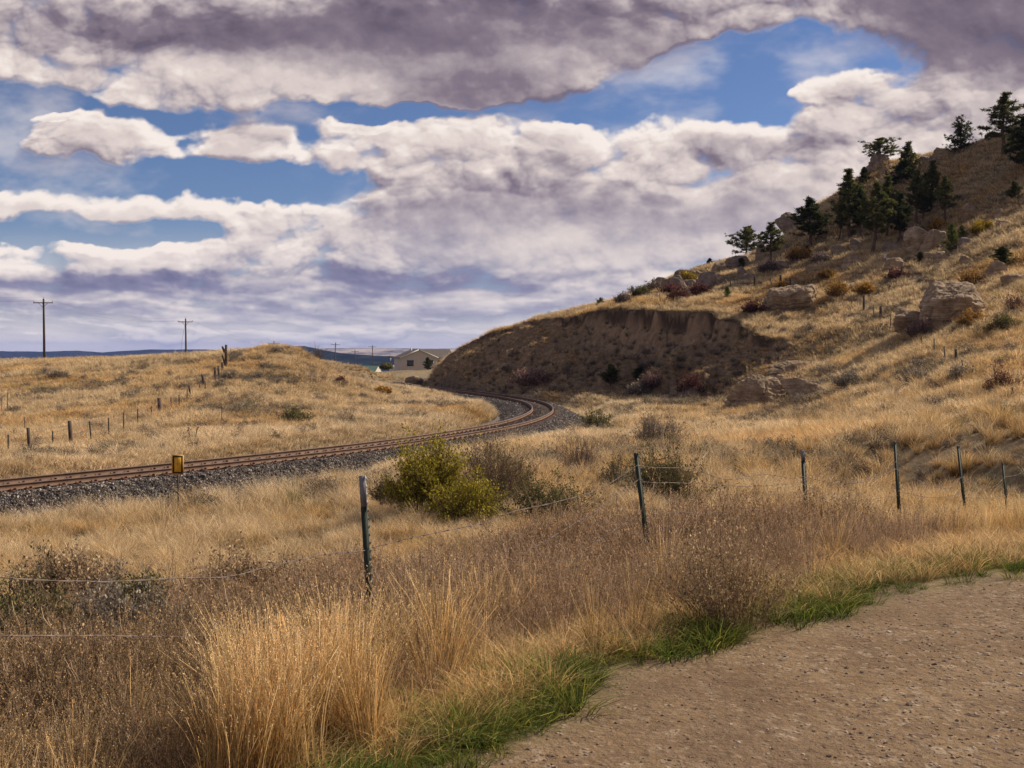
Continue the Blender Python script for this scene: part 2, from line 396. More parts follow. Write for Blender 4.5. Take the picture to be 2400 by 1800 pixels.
class RBF:
    """smooth interpolation of scattered heights"""
    def __init__(s, P, c=0.8):
        s.P = P[:, :2]; s.c = c
        n = len(P)
        r = np.sqrt(((s.P[:, None] - s.P[None]) ** 2).sum(-1) + c * c)
        A = np.zeros((n + 3, n + 3)); A[:n, :n] = -r
        A[:n, n] = 1; A[:n, n + 1:] = s.P; A[n, :n] = 1; A[n + 1:, :n] = s.P.T
        A[:n, :n] += np.eye(n) * 0.04
        s.w = np.linalg.solve(A, np.concatenate([P[:, 2], [0, 0, 0]]))
    def __call__(s, x, y):
        sh = np.shape(x); x = np.ravel(x); y = np.ravel(y)
        out = np.empty(len(x)); n = len(s.P)
        for i in range(0, len(x), 40000):
            xx = x[i:i + 40000, None]; yy = y[i:i + 40000, None]
            r = np.sqrt((xx - s.P[:, 0]) ** 2 + (yy - s.P[:, 1]) ** 2 + s.c ** 2)
            out[i:i + 40000] = -r @ s.w[:n] + s.w[n] + xx[:, 0] * s.w[n + 1] + yy[:, 0] * s.w[n + 2]
        return out.reshape(sh)
RT = RBF(np.concatenate([shared, hillp, brim, raw]))
RL = RBF(np.concatenate([shared, lowp, raw[(raw[:, 1] < 60) | (raw[:, 0] < -15)], hillp[hillp[:, 1] < 66], np.array([(-5, 150, -4.2), (10, 140, -4.2), (20, 120, -4.2), (30, 100, -4), (30, 80, -3.5)])]))

def seg_dist(x, y, line):
    """distance to a polyline, position along it (0..n-1)"""
    best = np.full(np.shape(x), 1e9); par = np.zeros(np.shape(x))
    for i in range(len(line) - 1):
        ax, ay = line[i][:2]; bx, by = line[i + 1][:2]
        dx, dy = bx - ax, by - ay
        t = np.clip(((x - ax) * dx + (y - ay) * dy) / (dx * dx + dy * dy + 1e-9), 0, 1)
        d = np.hypot(x - ax - t * dx, y - ay - t * dy)
        m = d < best
        best = np.where(m, d, best); par = np.where(m, i + t, par)
    return best, par
def in_poly(x, y, poly):
    c = np.zeros(np.shape(x), bool); n = len(poly)
    for i in range(n):
        x1, y1 = poly[i][:2]; x2, y2 = poly[(i + 1) % n][:2]
        if y1 == y2: continue
        c ^= ((y1 > y) != (y2 > y)) & (x < (x2 - x1) * (y - y1) / (y2 - y1) + x1)
    return c
REST = [(16.0, 70), (10, 72), (-5, 88), (-25, 110), (-35, 150), (-20, 165)]
LOWPOLY = [tuple(b[:2]) for b in brim] + REST
RESTLINE = [tuple(brim[-2][:2]), tuple(brim[-1][:2])] + REST + [tuple(brim[0][:2])]
brimz = brim[:, 2]

# railway: near rail, seen from the camera with the rail top 4.2 m below the eye; the centre line lies 0.72 m further out
_near = [(-62, -24), (-40, 3.2), (-28, 18.6), (-15.95, 34.2), (-11.95, 39.4), (-7.2, 46.2), (-4.0, 51.7), (0.75, 63.5), (2.75, 75), (3.1, 81.5), (2.3, 92.4), (-2.1, 109), (-10, 128.7), (-13.8, 140), (-14.9, 150), (-13.2, 158), (-10.5, 168), (-6, 180), (2, 195), (14, 212)]
def catmull(P, step=0.3):
    P = np.array(P, float); out = []
    P = np.vstack([2 * P[0] - P[1], P, 2 * P[-1] - P[-2]])
    for i in range(1, len(P) - 2):
        n = max(2, int(np.hypot(*(P[i + 1][:2] - P[i][:2])) / step))
        t = np.linspace(0, 1, n, endpoint=False)[:, None]
        out.append(0.5 * ((2 * P[i]) + (-P[i - 1] + P[i + 1]) * t + (2 * P[i - 1] - 5 * P[i] + 4 * P[i + 1] - P[i + 2]) * t ** 2 + (-P[i - 1] + 3 * P[i] - 3 * P[i + 1] + P[i + 2]) * t ** 3))
    out.append(P[-2][None])
    return np.vstack(out)
def resample(P, step):
    d = np.r_[0, np.cumsum(np.hypot(*np.diff(P[:, :2], axis=0).T))]
    s = np.arange(0, d[-1], step)
    return np.stack([np.interp(s, d, P[:, i]) for i in range(P.shape[1])], 1), s
def smooth_path(P, n):
    for _ in range(n):
        Q = P.copy(); Q[1:-1] = 0.25 * P[:-2] + 0.5 * P[1:-1] + 0.25 * P[2:]; P = Q
    return P
nr, _ = resample(catmull(_near), 1.0)
nr = smooth_path(nr, 30)
tg = np.gradient(nr, axis=0); tg /= np.linalg.norm(tg, axis=1)[:, None]
TRK, TRKS = resample(nr + np.stack([-tg[:, 1], tg[:, 0]], 1) * 0.76, 0.5)
TRKC = TRK[::4]
_IN = [tuple(p) for p in TRKC if p[1] < 152] + [(-200, 152), (-200, -40)]
def outer_side(x, y):
    return np.where(in_poly(x, y, _IN), 0.0, 1.0) * sst(-y, -105, -92)
def track_dist(x, y):
    return seg_dist(x, y, TRKC)[0]

FT = np.array([0.644, 0.765]); FN = np.array([-0.765, 0.644]); FP = np.array([-1.04, 7.6])
def fence_co(x, y):
    """distance beyond the near fence line, and along it"""
    return (x - FP[0]) * FN[0] + (y - FP[1]) * FN[1], (x - FP[0]) * FT[0] + (y - FP[1]) * FT[1]
ROADLINE = [(-12, -8), (-5, -1), (-1.6, 2.7), (-0.55, 3.7), (0.0, 4.34), (0.44, 5.18), (0.81, 5.82), (1.36, 6.35), (2.13, 6.86), (3.7, 7.95), (5.3, 9.0), (8.4, 11.0), (13, 13.6), (19, 16.5), (30, 20), (60, 28)]
def road_sd(x, y):
    """signed distance into the gravel road (positive on it)"""
    d, _ = seg_dist(x, y, ROADLINE)
    inside = in_poly(x, y, ROADLINE + [(70, -40), (-20, -40), (-16, -16)])
    w = fbm(np.asarray(x) * 0.9, np.asarray(y) * 0.9, 3, 91) * 0.20
    return np.where(inside, d, -d) + w
def H(x, y, detail=True):
    """ground height (world z)"""
    x = np.asarray(x, float); y = np.asarray(y, float)
    r = np.hypot(x, y)
    T = RT(x, y)
    m = in_poly(x, y, LOWPOLY)
    if m.any():
        xm = x[m]; ym = y[m]
        L = RL(xm, ym)
        d, par = seg_dist(xm, ym, brim)
        s_along = par * 3.0
        zb = np.interp(par, np.arange(len(brimz)), brimz)
        sc = np.interp(par, np.arange(len(brimz)), SCARP)
        dd = np.maximum(d + (0.6 * perlin(xm * 0.35 + 3, ym * 0.35, 77) + 0.12 * perlin(xm * 1.3 + 3, ym * 1.3, 78)) * (sc > 0.5), 0)
        gul = fbm(xm * 0.45 + 9, ym * 0.16, 4, 55)
        rill = np.abs(perlin(par * 1.3 + dd * 0.16 + 0.3 * gul, dd * 0.10, 57)) * 1.7 + 0.8 * np.abs(perlin(par * 3.7 + dd * 0.45, dd * 0.2, 58)) + 0.9 * fbm(xm * 0.5, ym * 0.5, 5, 59, 0.6)
        spur = np.exp(-((par - 4.9 + dd * 0.17) / 0.42) ** 2) * 1.9 + np.exp(-((par - 12.6 + dd * 0.12) / 0.5) ** 2) * 1.3 + np.exp(-((par - 2.6 + dd * 0.15) / 0.35) ** 2) * 1.1
        steep = 0.72 * sst(dd, 0.05, 0.6) + 0.28 * sst(dd, 0.9, 1.6 + 0.5 * gul)
        ramp = zb - sc * steep - (0.70 + 0.10 * gul) * np.maximum(dd - 0.3, 0) + ((rill - 0.6) * 1.2 + spur) * sst(dd, 0.2, 3.0)
        kk = 0.8
        hmx = np.maximum(L, ramp); df = np.abs(L - ramp)
        hmx = hmx + np.maximum(kk - df, 0) ** 2 / (4 * kk) * 1.0
        fe, _ = seg_dist(xm, ym, RESTLINE)
        fe = sst(fe, 0, 5)
        T = T.copy(); T[m] = T[m] * (1 - fe) + hmx * fe
    if detail:
        amp = sst(r, 12, 60)
        hill = sst(x - 0.10 * y, 0, 12) * sst(y, 40, 90)
        T = T + amp * (0.30 * fbm(x * 0.09, y * 0.09, 4, 1) + 0.10 * fbm(x * 0.5, y * 0.5, 3, 2))
        T = T + hill * 0.55 * fbm(x * 0.14 + 7, y * 0.14, 4, 8) * sst(T, 1.5, 8)
        T = T + (1 - amp) * 0.05 * fbm(x * 1.1, y * 1.1, 3, 4) * sst(-road_sd(x, y), 0.0, 1.0) if (r < 60).any() else T
    # beyond the place itself the land drops to the river plain
    T = np.clip(T, -60, 80)
    far = sst(r, 230, 900)
    T = T * (1 - far) + far * (-62 + 9 * fbm(x * 0.0008, y * 0.0008, 4, 6))
    td = np.full(np.shape(x), 1e9)
    near = r < 260
    if near.any():
        td[near] = track_dist(x[near], y[near])
    bed = -5.35
    # the road side of the track is dug away wider than the inside of the curve
    outer = outer_side(x, y)
    w = 1 - sst(td, 2.6 + 1.5 * outer, 5.2 + 2.4 * outer)
    T = T * (1 - w) + np.minimum(T, bed) * w
    # on the hill side the cut reaches the ballast
    return T + EYE

def build_ground():
    az = np.concatenate([np.linspace(-180, -40, 40, endpoint=False), np.linspace(-40, -28, 60, endpoint=False), np.linspace(-28, 28, 820, endpoint=False), np.linspace(28, 40, 60, endpoint=False), np.linspace(40, 180, 40)])
    rr = np.concatenate([np.linspace(0.05, 2.5, 8, endpoint=False), np.geomspace(2.5, 60, 300, endpoint=False), np.geomspace(60, 165, 340, endpoint=False), np.geomspace(165, 400, 90, endpoint=False), np.geomspace(400, 12600, 60)])
    A, R = np.meshgrid(np.radians(az), rr)
    X = R * np.sin(A); Y = R * np.cos(A)
    Z = H(X, Y)
    rd = road_sd(X, Y)
    d, par = seg_dist(X, Y, brim)
    m = in_poly(X, Y, LOWPOLY)
    sc = np.interp(par, np.arange(len(brimz)), SCARP)
    bank = np.where(m & (d < 14), 1.0, 0.0) * (1 - sst(d, 7, 13)) 
    scarp = np.where(m, 1 - sst(d, 1.6, 4.5), 0.0) * np.clip(sc - 1.1, 0, 1)
    rim_shade = np.where(m, 1 - sst(d, 0.2, 0.6 + 0.4 * perlin(X * 0.9, Y * 0.9, 79)), 0.0) * np.clip(sc, 0, 1)
    gx = np.gradient(Z, axis=0) / (np.gradient(R, axis=0) + 1e-9)
    trail = trail_mask(X, Y)
    td = track_dist(X, Y)
    me = np_mesh('ground', np.stack([X, Y, Z], -1).reshape(-1, 3), quads=grid_quads(*X.shape)[:, ::-1], mat=ground_mat(),
                 attrs={'road': sst(rd, -0.35, 0.15), 'bank': bank, 'scarp': scarp, 'rim_shade': rim_shade, 'trail': trail, 'fade': sst(R, 120, 260), 'cinder': 1 - sst(td, 3.0, 5.0)})
    o = link('ground', me)
    tag(o, 'dry grassy ground running from the road over the field and hillside', kind='structure')
    return o
TRAILS = [  # foot path climbing the hill, wheel ruts over the left field
    ([at(2145, 640, 95), at(2165, 665, 89), at(2185, 690, 84), at(2200, 730, 78), at(2180, 790, 67)], 0.5),
    ([at(2110, 610, 103), at(2145, 640, 95), at(2160, 655, 91), at(2210, 685, 85)], 0.7),
    ([at(360, 955, 68), at(385, 915, 78), at(420, 880, 92), at(445, 850, 110), at(455, 836, 128)], 0.35),
    ([at(435, 915, 80), at(460, 880, 93), at(480, 855, 106), at(492, 838, 118)], 0.3),
    ([at(2420, 690, 70), at(2375, 730, 64), at(2378, 800, 56), at(2420, 900, 45)], 0.0),
]
def trail_mask(X, Y):
    t = np.zeros(np.shape(X))
    for pts, w in TRAILS:
        if w == 0: continue
        d, _ = seg_dist(X, Y, [(p.x, p.y) for p in pts])
        t = np.maximum(t, 1 - sst(d, w * 0.5, w * 1.3))
    # the dirt road where it climbs past the right edge of the hill
    side = np.degrees(np.arctan2(X, Y))
    t = np.maximum(t, sst(side, 24.75, 24.95) * sst(Y, 36, 42) * (1 - sst(Y, 62, 68)))
    return t

def ground_mat():
    m, N = mat_new('ground')
    tc = N.n('ShaderNodeNewGeometry')
    p = tc.outputs['Position']
    n1 = N.noise(p, 0.35, 6, 0.6); n2 = N.noise(p, 3.0, 6, 0.65); n3 = N.noise(p, 22.0, 6, 0.7); n0 = N.noise(p, 0.045, 4, 0.55)
    straw = N.ramp(n2, [(0.25, (0.12, 0.085, 0.05)), (0.5, (0.22, 0.16, 0.09)), (0.75, (0.34, 0.25, 0.145))])
    olive = N.ramp(n2, [(0.3, (0.13, 0.11, 0.055)), (0.7, (0.26, 0.21, 0.10))])
    col = N.mix(N.rng(n1, 0.45, 0.68), straw, olive)
    col = N.mix(N.m('MULTIPLY', N.rng(n0, 0.5, 0.7), 0.4), col, (0.40, 0.23, 0.09))
    soil = N.ramp(n3, [(0.25, (0.075, 0.05, 0.035)), (0.6, (0.16, 0.11, 0.075)), (0.8, (0.27, 0.20, 0.14))])
    col = N.mix(N.rng(n3, 0.52, 0.7, 0, 0.75), col, soil)
    # bank: bare loess with streaks
    sca = N.attr('scarp')
    ps = N.v('MULTIPLY', p, N.xyz(1.0, 1.0, N.m('MULTIPLY_ADD', sca, -0.7, 1.0)))
    bs = N.noise(ps, 1.7, 9, 0.68)
    bankc = N.ramp(bs, [(0.25, (0.15, 0.095, 0.055)), (0.5, (0.30, 0.20, 0.118)), (0.75, (0.44, 0.31, 0.19))])
    bk = N.m('MULTIPLY', N.attr('bank'), N.rng(N.noise(p, 0.9, 6, 0.65), 0.38, 0.56, 0.35, 1.0))
    bk = N.m('MAXIMUM', bk, N.attr('scarp'))
    col = N.mix(bk, col, bankc)
    col = N.mix(N.m('MULTIPLY', N.attr('rim_shade'), 0.85), col, (0.055, 0.038, 0.028))  # shadow under the bank's rim, painted into the soil colour as a dark band
    # gravel road: packed tan earth with stones
    v1 = N.vor(p, 26.0, out='Color'); v1d = N.vor(p, 26.0)
    sepc = N.n('ShaderNodeSeparateColor'); N.put(sepc.inputs[0], v1)
    peb = N.ramp(sepc.outputs[0], [(0.0, (0.12, 0.08, 0.055)), (0.5, (0.23, 0.16, 0.10)), (1.0, (0.34, 0.255, 0.175))])
    earth = N.ramp(N.noise(p, 1.4, 7, 0.62), [(0.3, (0.145, 0.09, 0.05)), (0.5, (0.225, 0.148, 0.083)), (0.72, (0.31, 0.215, 0.125))])
    pm = N.m('MULTIPLY', N.rng(sepc.outputs[1], 0.45, 0.75), N.rng(N.noise(p, 0.7, 4, 0.6), 0.35, 0.6, 0.35, 1.0))
    earth = N.mix(N.rng(N.noise(N.v('MULTIPLY', p, (1.0, 0.45, 1.0)), 0.55, 5, 0.6), 0.42, 0.62, 0.0, 0.55), earth, (0.20, 0.135, 0.085))
    road = N.mix(pm, earth, peb)
    road = N.mix(N.rng(N.noise(p, 60, 3, 0.6), 0.5, 0.7, 0, 0.4), road, (0.09, 0.065, 0.045))
    col = N.mix(N.attr('road'), col, road)
    col = N.mix(N.m('MULTIPLY', N.attr('trail'), 0.85), col, N.mix(n2, (0.16, 0.115, 0.07), (0.30, 0.22, 0.14)))
    col = N.mix(N.attr('cinder'), col, N.mix(n3, (0.05, 0.045, 0.045), (0.16, 0.14, 0.13)))
    # open country far off
    fc = N.ramp(N.noise(p, 0.0016, 8, 0.6), [(0.35, (0.10, 0.09, 0.06)), (0.5, (0.30, 0.23, 0.14)), (0.7, (0.42, 0.32, 0.20))])
    col = N.mix(N.attr('fade'), col, fc)
    b = N.n('ShaderNodeBsdfPrincipled'); N.put(b.inputs['Base Color'], col)
    b.inputs['Roughness'].default_value = 0.95
    b.inputs['Specular IOR Level'].default_value = 0.1
    bp = N.n('ShaderNodeBump'); bp.inputs['Strength'].default_value = 0.8; bp.inputs['Distance'].default_value = 0.03
    hh = N.m('ADD', N.m('MULTIPLY', N.rng(v1d, 0.45, 0.0), N.m('MULTIPLY', pm, 0.5)), N.m('ADD', N.m('MULTIPLY', n3, 0.9), N.m('MULTIPLY', N.noise(p, 5.0, 5, 0.6), 1.6)))
    N.put(bp.inputs['Height'], hh)
    bp2 = N.n('ShaderNodeBump'); bp2.inputs['Strength'].default_value = 0.9; bp2.inputs['Distance'].default_value = 0.5
    N.put(bp2.inputs['Height'], N.m('MULTIPLY', bs, bk)); N.put(bp2.inputs['Normal'], bp.outputs[0])
    N.put(b.inputs['Normal'], bp2.outputs[0])
    out = N.n('ShaderNodeOutputMaterial'); N.put(out.inputs[0], b.outputs[0])
    return m
GROUND = build_ground()

# ------------------------------------------------------------------ far country: dark wooded ridges and the pale plateau behind
def ridge(name, prof, D, depth, mat, label, seed, rough=3.0, base=-85):
    """prof: (pixel x, pixel y of its top) seen at distance D; a real hill with front slope, crest and back slope"""
    px = np.arange(prof[0][0], prof[-1][0], 4.0)
    py = np.interp(px, [p[0] for p in prof], [p[1] for p in prof])
    top = (821 - py) / FPX * D * 1.0
    x = (px - 1200) / FPX * D
    ts = np.concatenate([np.linspace(0, 1, 34), np.linspace(1.06, 2.0, 12)])
    X, T = np.meshgrid(x, ts)
    Tp, _ = np.meshgrid(top, ts)
    Y = D + (T - 1) * depth
    S = sst(np.where(T <= 1, T, 2 - T), 0, 1)
    Z = base + (Tp - base) * S + fbm(X / 160, Y / 160, 6, seed, 0.6) * rough * np.sin(np.clip(T, 0, 1) * PI * 0.9 + 0.14) + fbm(X / 34, Y / 400, 3, seed + 4) * rough * 0.10 * S
    Xw = X * Y / D
    me = np_mesh(name, np.stack([Xw, Y, Z + EYE], -1).reshape(-1, 3), quads=grid_quads(*X.shape), mat=mat)
    o = link(name, me)
    return tag(o, label, kind='structure')
def far_mat(name, a, b, c, sc):
    m, N = mat_new(name)
    p = N.n('ShaderNodeNewGeometry').outputs['Position']
    n = N.noise(N.v('MULTIPLY', p, (1, 0.5, 2.5)), sc, 9, 0.66)
    col = N.ramp(n, [(0.36, a), (0.5, b), (0.62, c)])
    bs = N.n('ShaderNodeBsdfDiffuse'); N.put(bs.inputs[0], col)
    out = N.n('ShaderNodeOutputMaterial'); N.put(out.inputs[0], bs.outputs[0])
    return m
wood = far_mat('far_forest', (0.006, 0.011, 0.010), (0.011, 0.018, 0.014), (0.028, 0.034, 0.024), 0.02)
plain = far_mat('far_plain', (0.045, 0.055, 0.05), (0.36, 0.29, 0.21), (0.50, 0.41, 0.30), 0.0035)
ridge('hills', [(-500, 826), (-200, 823), (0, 823), (110, 824), (180, 822), (240, 826), (300, 822), (350, 819), (480, 819), (560, 822), (700, 826)], 6500, 1500, wood, 'long dark blue mesa on the left horizon', 5, 14, -60)
ridge('hills', [(560, 870), (640, 835), (680, 812), (712, 811), (735, 815), (765, 822), (800, 828), (840, 831), (880, 834), (930, 835), (975, 838), (1040, 846), (1150, 868)], 3000, 900, wood, 'dark wooded ridge behind the far houses', 9, 7, -62)
ridge('hills', [(600, 822), (700, 819), (745, 817), (850, 816), (1000, 817), (1100, 817), (1300, 816), (1700, 817), (2200, 818)], 8500, 3200, plain, 'pale tan plateau along the horizon beyond the wooded ridge', 13, 16, -60)

# ------------------------------------------------------------------ haze: thin air over the whole place, under the clouds
def build_haze():
    m = bpy.data.materials.new('haze'); m.use_nodes = True; m.node_tree.nodes.clear()
    N = NT(m.node_tree)
    v = N.n('ShaderNodeVolumePrincipled')
    v.inputs['Color'].default_value = (0.28, 0.40, 0.95, 1)
    v.inputs['Density'].default_value = 5.4e-5
    v.inputs['Anisotropy'].default_value = 0.0
    out = N.n('ShaderNodeOutputMaterial'); N.t.links.new(v.outputs[0], out.inputs['Volume'])
    R = 13500.0
    V = np.array([(x, y, z) for z in (-92.0, 92.0) for y in (-R, R) for x in (-R, R)], float)
    me = np_mesh('haze', V, quads=np.array([(0, 2, 3, 1), (4, 5, 7, 6), (0, 1, 5, 4), (1, 3, 7, 5), (3, 2, 6, 7), (2, 0, 4, 6)]), mat=m, smooth=False)
    tag(link('haze', me), 'thin blue haze lying over the distant country', kind='stuff')
build_haze()
# ------------------------------------------------------------------ placing things on the ground
_SC = np.concatenate([np.geomspace(2.5, 40, 160), np.geomspace(40.3, 290, 420)])
def hit(px, py, default=None):
    """where the line of sight through a photograph pixel meets the ground"""
    u = (px - 1200.0) / FPX; v = (900.0 - py) / FPX
    ct = 1 / math.sqrt(1 + TP * TP); st = TP * ct
    y = ct + v * st; z = -st + v * ct
    X = u / y * _SC; Z = EYE + z / y * _SC
    G = H(X, _SC)
    b = np.nonzero(Z < G)[0]
    if len(b) == 0:
        return at(px, py, default or 150)
    i = max(b[0], 1)
    a0 = Z[i - 1] - G[i - 1]; a1 = Z[i] - G[i]
    t = a0 / (a0 - a1)
    D = _SC[i - 1] + t * (_SC[i] - _SC[i - 1])
    return at(px, py, D)
def hz(x, y):
    return float(H(np.array([x]), np.array([y]))[0])

def surf(N, col, rough=0.9, spec=0.2, metal=0.0, normal=None, trans=0.0):
    if trans > 0:
        d = N.n('ShaderNodeBsdfDiffuse'); N.put(d.inputs[0], col)
        t = N.n('ShaderNodeBsdfTranslucent'); N.put(t.inputs[0], col)
        mx = N.n('ShaderNodeMixShader'); N.put(mx.inputs[0], trans)
        N.t.links.new(d.outputs[0], mx.inputs[1]); N.t.links.new(t.outputs[0], mx.inputs[2])
        last = mx.outputs[0]
        if normal is not None: N.put(d.inputs['Normal'], normal)
    else:
        b = N.n('ShaderNodeBsdfPrincipled'); N.put(b.inputs['Base Color'], col)
        N.put(b.inputs['Roughness'], rough)
        b.inputs['Specular IOR Level'].default_value = spec
        N.put(b.inputs['Metallic'], metal)
        if normal is not None: N.put(b.inputs['Normal'], normal)
        last = b.outputs[0]
    out = N.n('ShaderNodeOutputMaterial'); N.put(out.inputs[0], last)
def noisy_mat(name, cols, scale, rough=0.9, bump=0.3, dist=0.01, spec=0.2, metal=0.0, stretch=(1, 1, 1), detail=6):
    """plain weathered material: colour stops on an object-space noise, with bump"""
    m, N = mat_new(name)
    tc = N.n('ShaderNodeTexCoord').outputs['Object']
    p = N.v('MULTIPLY', tc, stretch)
    nz = N.noise(p, scale, detail, 0.6)
    st = [(0.28 + 0.44 * i / max(1, len(cols) - 1), c) for i, c in enumerate(cols)]
    b = N.n('ShaderNodeBump'); b.inputs['Strength'].default_value = bump; b.inputs['Distance'].default_value = dist
    N.put(b.inputs['Height'], nz)
    surf(N, N.ramp(nz, st), rough, spec, metal, b.outputs[0])
    return m
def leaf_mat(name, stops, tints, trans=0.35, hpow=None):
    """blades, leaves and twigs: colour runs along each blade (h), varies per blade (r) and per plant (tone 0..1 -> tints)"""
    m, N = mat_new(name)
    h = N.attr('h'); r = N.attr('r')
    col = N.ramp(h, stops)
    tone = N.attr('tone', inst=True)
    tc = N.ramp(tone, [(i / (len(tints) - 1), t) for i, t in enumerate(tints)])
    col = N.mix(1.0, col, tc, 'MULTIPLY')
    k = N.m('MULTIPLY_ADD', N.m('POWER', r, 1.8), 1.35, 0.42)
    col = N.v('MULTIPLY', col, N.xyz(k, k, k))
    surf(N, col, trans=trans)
    return m

# ------------------------------------------------------------------ mesh pieces as arrays: (verts, quads, h, r)
RS = np.random.RandomState
def join(parts):
    V = []; Q = []; h = []; r = []; mi = []; o = 0
    for p in parts:
        V.append(p[0]); Q.append(p[1] + o); h.append(p[2]); r.append(p[3]); o += len(p[0])
        mi.append(np.full(len(p[1]), p[4] if len(p) > 4 else 0))
    return np.vstack(V), np.vstack(Q), np.concatenate(h), np.concatenate(r), np.concatenate(mi)
def blades(rs, n, rad, h0, h1, w, lean=0.25, curl=0.5, seg=3, tip=0.15, wind=(0.0, 0.0), h_lo=0.0, h_hi=1.0, spread=1.0):
    a = rs.rand(n) * 2 * PI; q = np.sqrt(rs.rand(n)) * rad
    b = np.stack([np.cos(a) * q, np.sin(a) * q, np.zeros(n)], 1)
    hh = h0 + (h1 - h0) * rs.rand(n)
    d = np.stack([np.cos(a), np.sin(a)], 1) * (lean * (0.3 + q / max(rad, 1e-6))[:, None] * spread) + rs.randn(n, 2) * lean * 0.45 + np.array(wind)
    t = np.linspace(0, 1, seg + 1)
    P = np.zeros((n, seg + 1, 3))
    bend = (t ** 1.0)[None, :, None] * d[:, None, :] * (1 - curl) + (t ** 2.2)[None, :, None] * d[:, None, :] * curl * 2.2
    P[:, :, :2] = b[:, None, :2] + bend * hh[:, None, None]
    drop = np.minimum((np.abs(d).sum(1)) ** 2 * 0.4, 0.6)
    P[:, :, 2] = hh[:, None] * (t[None] - drop[:, None] * t[None] ** 3)
    f = rs.rand(n) * PI
    side = np.stack([np.cos(f), np.sin(f), np.zeros(n)], 1)[:, None, :]
    ww = w * (0.6 + 0.8 * rs.rand(n))[:, None, None] * np.interp(t, [0, 0.5, 1], [1, 0.85, tip])[None, :, None] * 0.5
    V = np.stack([P - side * ww, P + side * ww], 2).reshape(-1, 3)
    i = np.arange(n)[:, None] * (seg + 1) * 2 + np.arange(seg)[None] * 2
    i = i.ravel()
    Q = np.stack([i, i + 1, i + 3, i + 2], 1)
    hv = np.repeat((h_lo + (h_hi - h_lo) * np.tile(t, (n, 1))).ravel(), 2)
    rv = np.repeat(rs.rand(n), (seg + 1) * 2)
    V[:, 2] -= 0.02
    return (V, Q, hv, rv), P
def slips(rs, C, size, aspect=2.0, up=0.5, hval=1.0, n_each=1, dirs=None, jitter=0.0):
    """small leaf / seed quads at points C"""
    C = np.repeat(C, n_each, axis=0); n = len(C)
    if jitter: C = C + rs.randn(n, 3) * jitter
    d = rs.randn(n, 3); d[:, 2] = np.abs(d[:, 2]) * (1 if up > 0 else -1) + up
    if dirs is not None: d = np.repeat(dirs, n_each, axis=0) + rs.randn(n, 3) * 0.5
    d /= np.linalg.norm(d, axis=1)[:, None]
    s = np.cross(d, rs.randn(n, 3)); s /= np.linalg.norm(s, axis=1)[:, None] + 1e-9
    L = size * (0.6 + 0.8 * rs.rand(n))[:, None]
    V = np.stack([C, C + d * L * 0.5 + s * L / aspect * 0.5, C + d * L, C + d * L * 0.5 - s * L / aspect * 0.5], 1).reshape(-1, 3)
    Q = np.arange(n * 4).reshape(n, 4)
    hv = np.full(n * 4, hval) if np.isscalar(hval) else np.repeat(np.repeat(hval, n_each), 4)
    return (V, Q, hv, np.repeat(rs.rand(n), 4))
def tube(P, R, k=6, hval=0.0, rval=0.5, cap=False):
    P = np.asarray(P, float); n = len(P)
    R = np.broadcast_to(np.asarray(R, float), (n,))
    T = np.gradient(P, axis=0); T /= np.linalg.norm(T, axis=1)[:, None] + 1e-12
    ref = np.where(np.abs(T[:, 2:3]) > 0.9, np.array([[1.0, 0, 0]]), np.array([[0, 0, 1.0]]))
    A = np.cross(T, ref); A /= np.linalg.norm(A, axis=1)[:, None]
    B = np.cross(T, A)
    a = np.arange(k) * 2 * PI / k
    V = (P[:, None] + R[:, None, None] * (np.cos(a)[None, :, None] * A[:, None] + np.sin(a)[None, :, None] * B[:, None])).reshape(-1, 3)
    i = np.arange(n - 1)[:, None] * k + np.arange(k)[None]; j = np.arange(n - 1)[:, None] * k + (np.arange(k)[None] + 1) % k
    Q = np.stack([i.ravel(), j.ravel(), (j + k).ravel(), (i + k).ravel()], 1)
    if cap:   # close the ends with fans squeezed to quads
        V = np.vstack([V, P[:1], P[-1:]])
        c0 = n * k; c1 = c0 + 1; e = (n - 1) * k
        ex = [[c0, (q + 1) % k, q, q] for q in range(k)] + [[c1, e + q, e + (q + 1) % k, e + (q + 1) % k] for q in range(k)]
        Q = np.vstack([Q, np.array([x for x in ex])]) if False else Q
        Q = np.vstack([Q, np.array([[0 + q, (q + 1) % k, c0, c0] for q in []]).reshape(0, 4).astype(int)])
        half = k // 2
        Q = np.vstack([Q] + [np.array([[c1, e + 2 * q, e + 2 * q + 1, e + (2 * q + 2) % k]]) for q in range(half)] + [np.array([[c0, (2 * q + 2) % k, 2 * q + 1, 2 * q]]) for q in range(half)])
    return (V, Q, np.full(len(V), hval), np.full(len(V), rval))
def box(x0, x1, y0, y1, z0, z1, mi=0):
    V = np.array([(x, y, z) for z in (z0, z1) for y in (y0, y1) for x in (x0, x1)], float)
    Q = np.array([(0, 2, 3, 1), (4, 5, 7, 6), (0, 1, 5, 4), (1, 3, 7, 5), (3, 2, 6, 7), (2, 0, 4, 6)])
    return (V, Q, np.zeros(8), np.full(8, 0.5), mi)
def xf(p, M):
    M = np.array(M); V = p[0] @ M[:3, :3].T + M[:3, 3]
    return (V,) + tuple(p[1:])
def mesh_from(name, parts, mat, smooth=False, loc=None):
    V, Q, h, r, mi = join(parts)
    me = np_mesh(name, V, quads=Q, mat=mat, attrs={'h': h, 'r': r}, smooth=smooth)
    if mi.any(): me.polygons.foreach_set('material_index', mi.astype(np.int32))
    return me
def empty(name, loc, rz=0.0):
    o = bpy.data.objects.new(name, None); COL.objects.link(o)
    o.empty_display_size = 0.1
    o.location = loc; o.rotation_euler = (0, 0, rz)
    return o
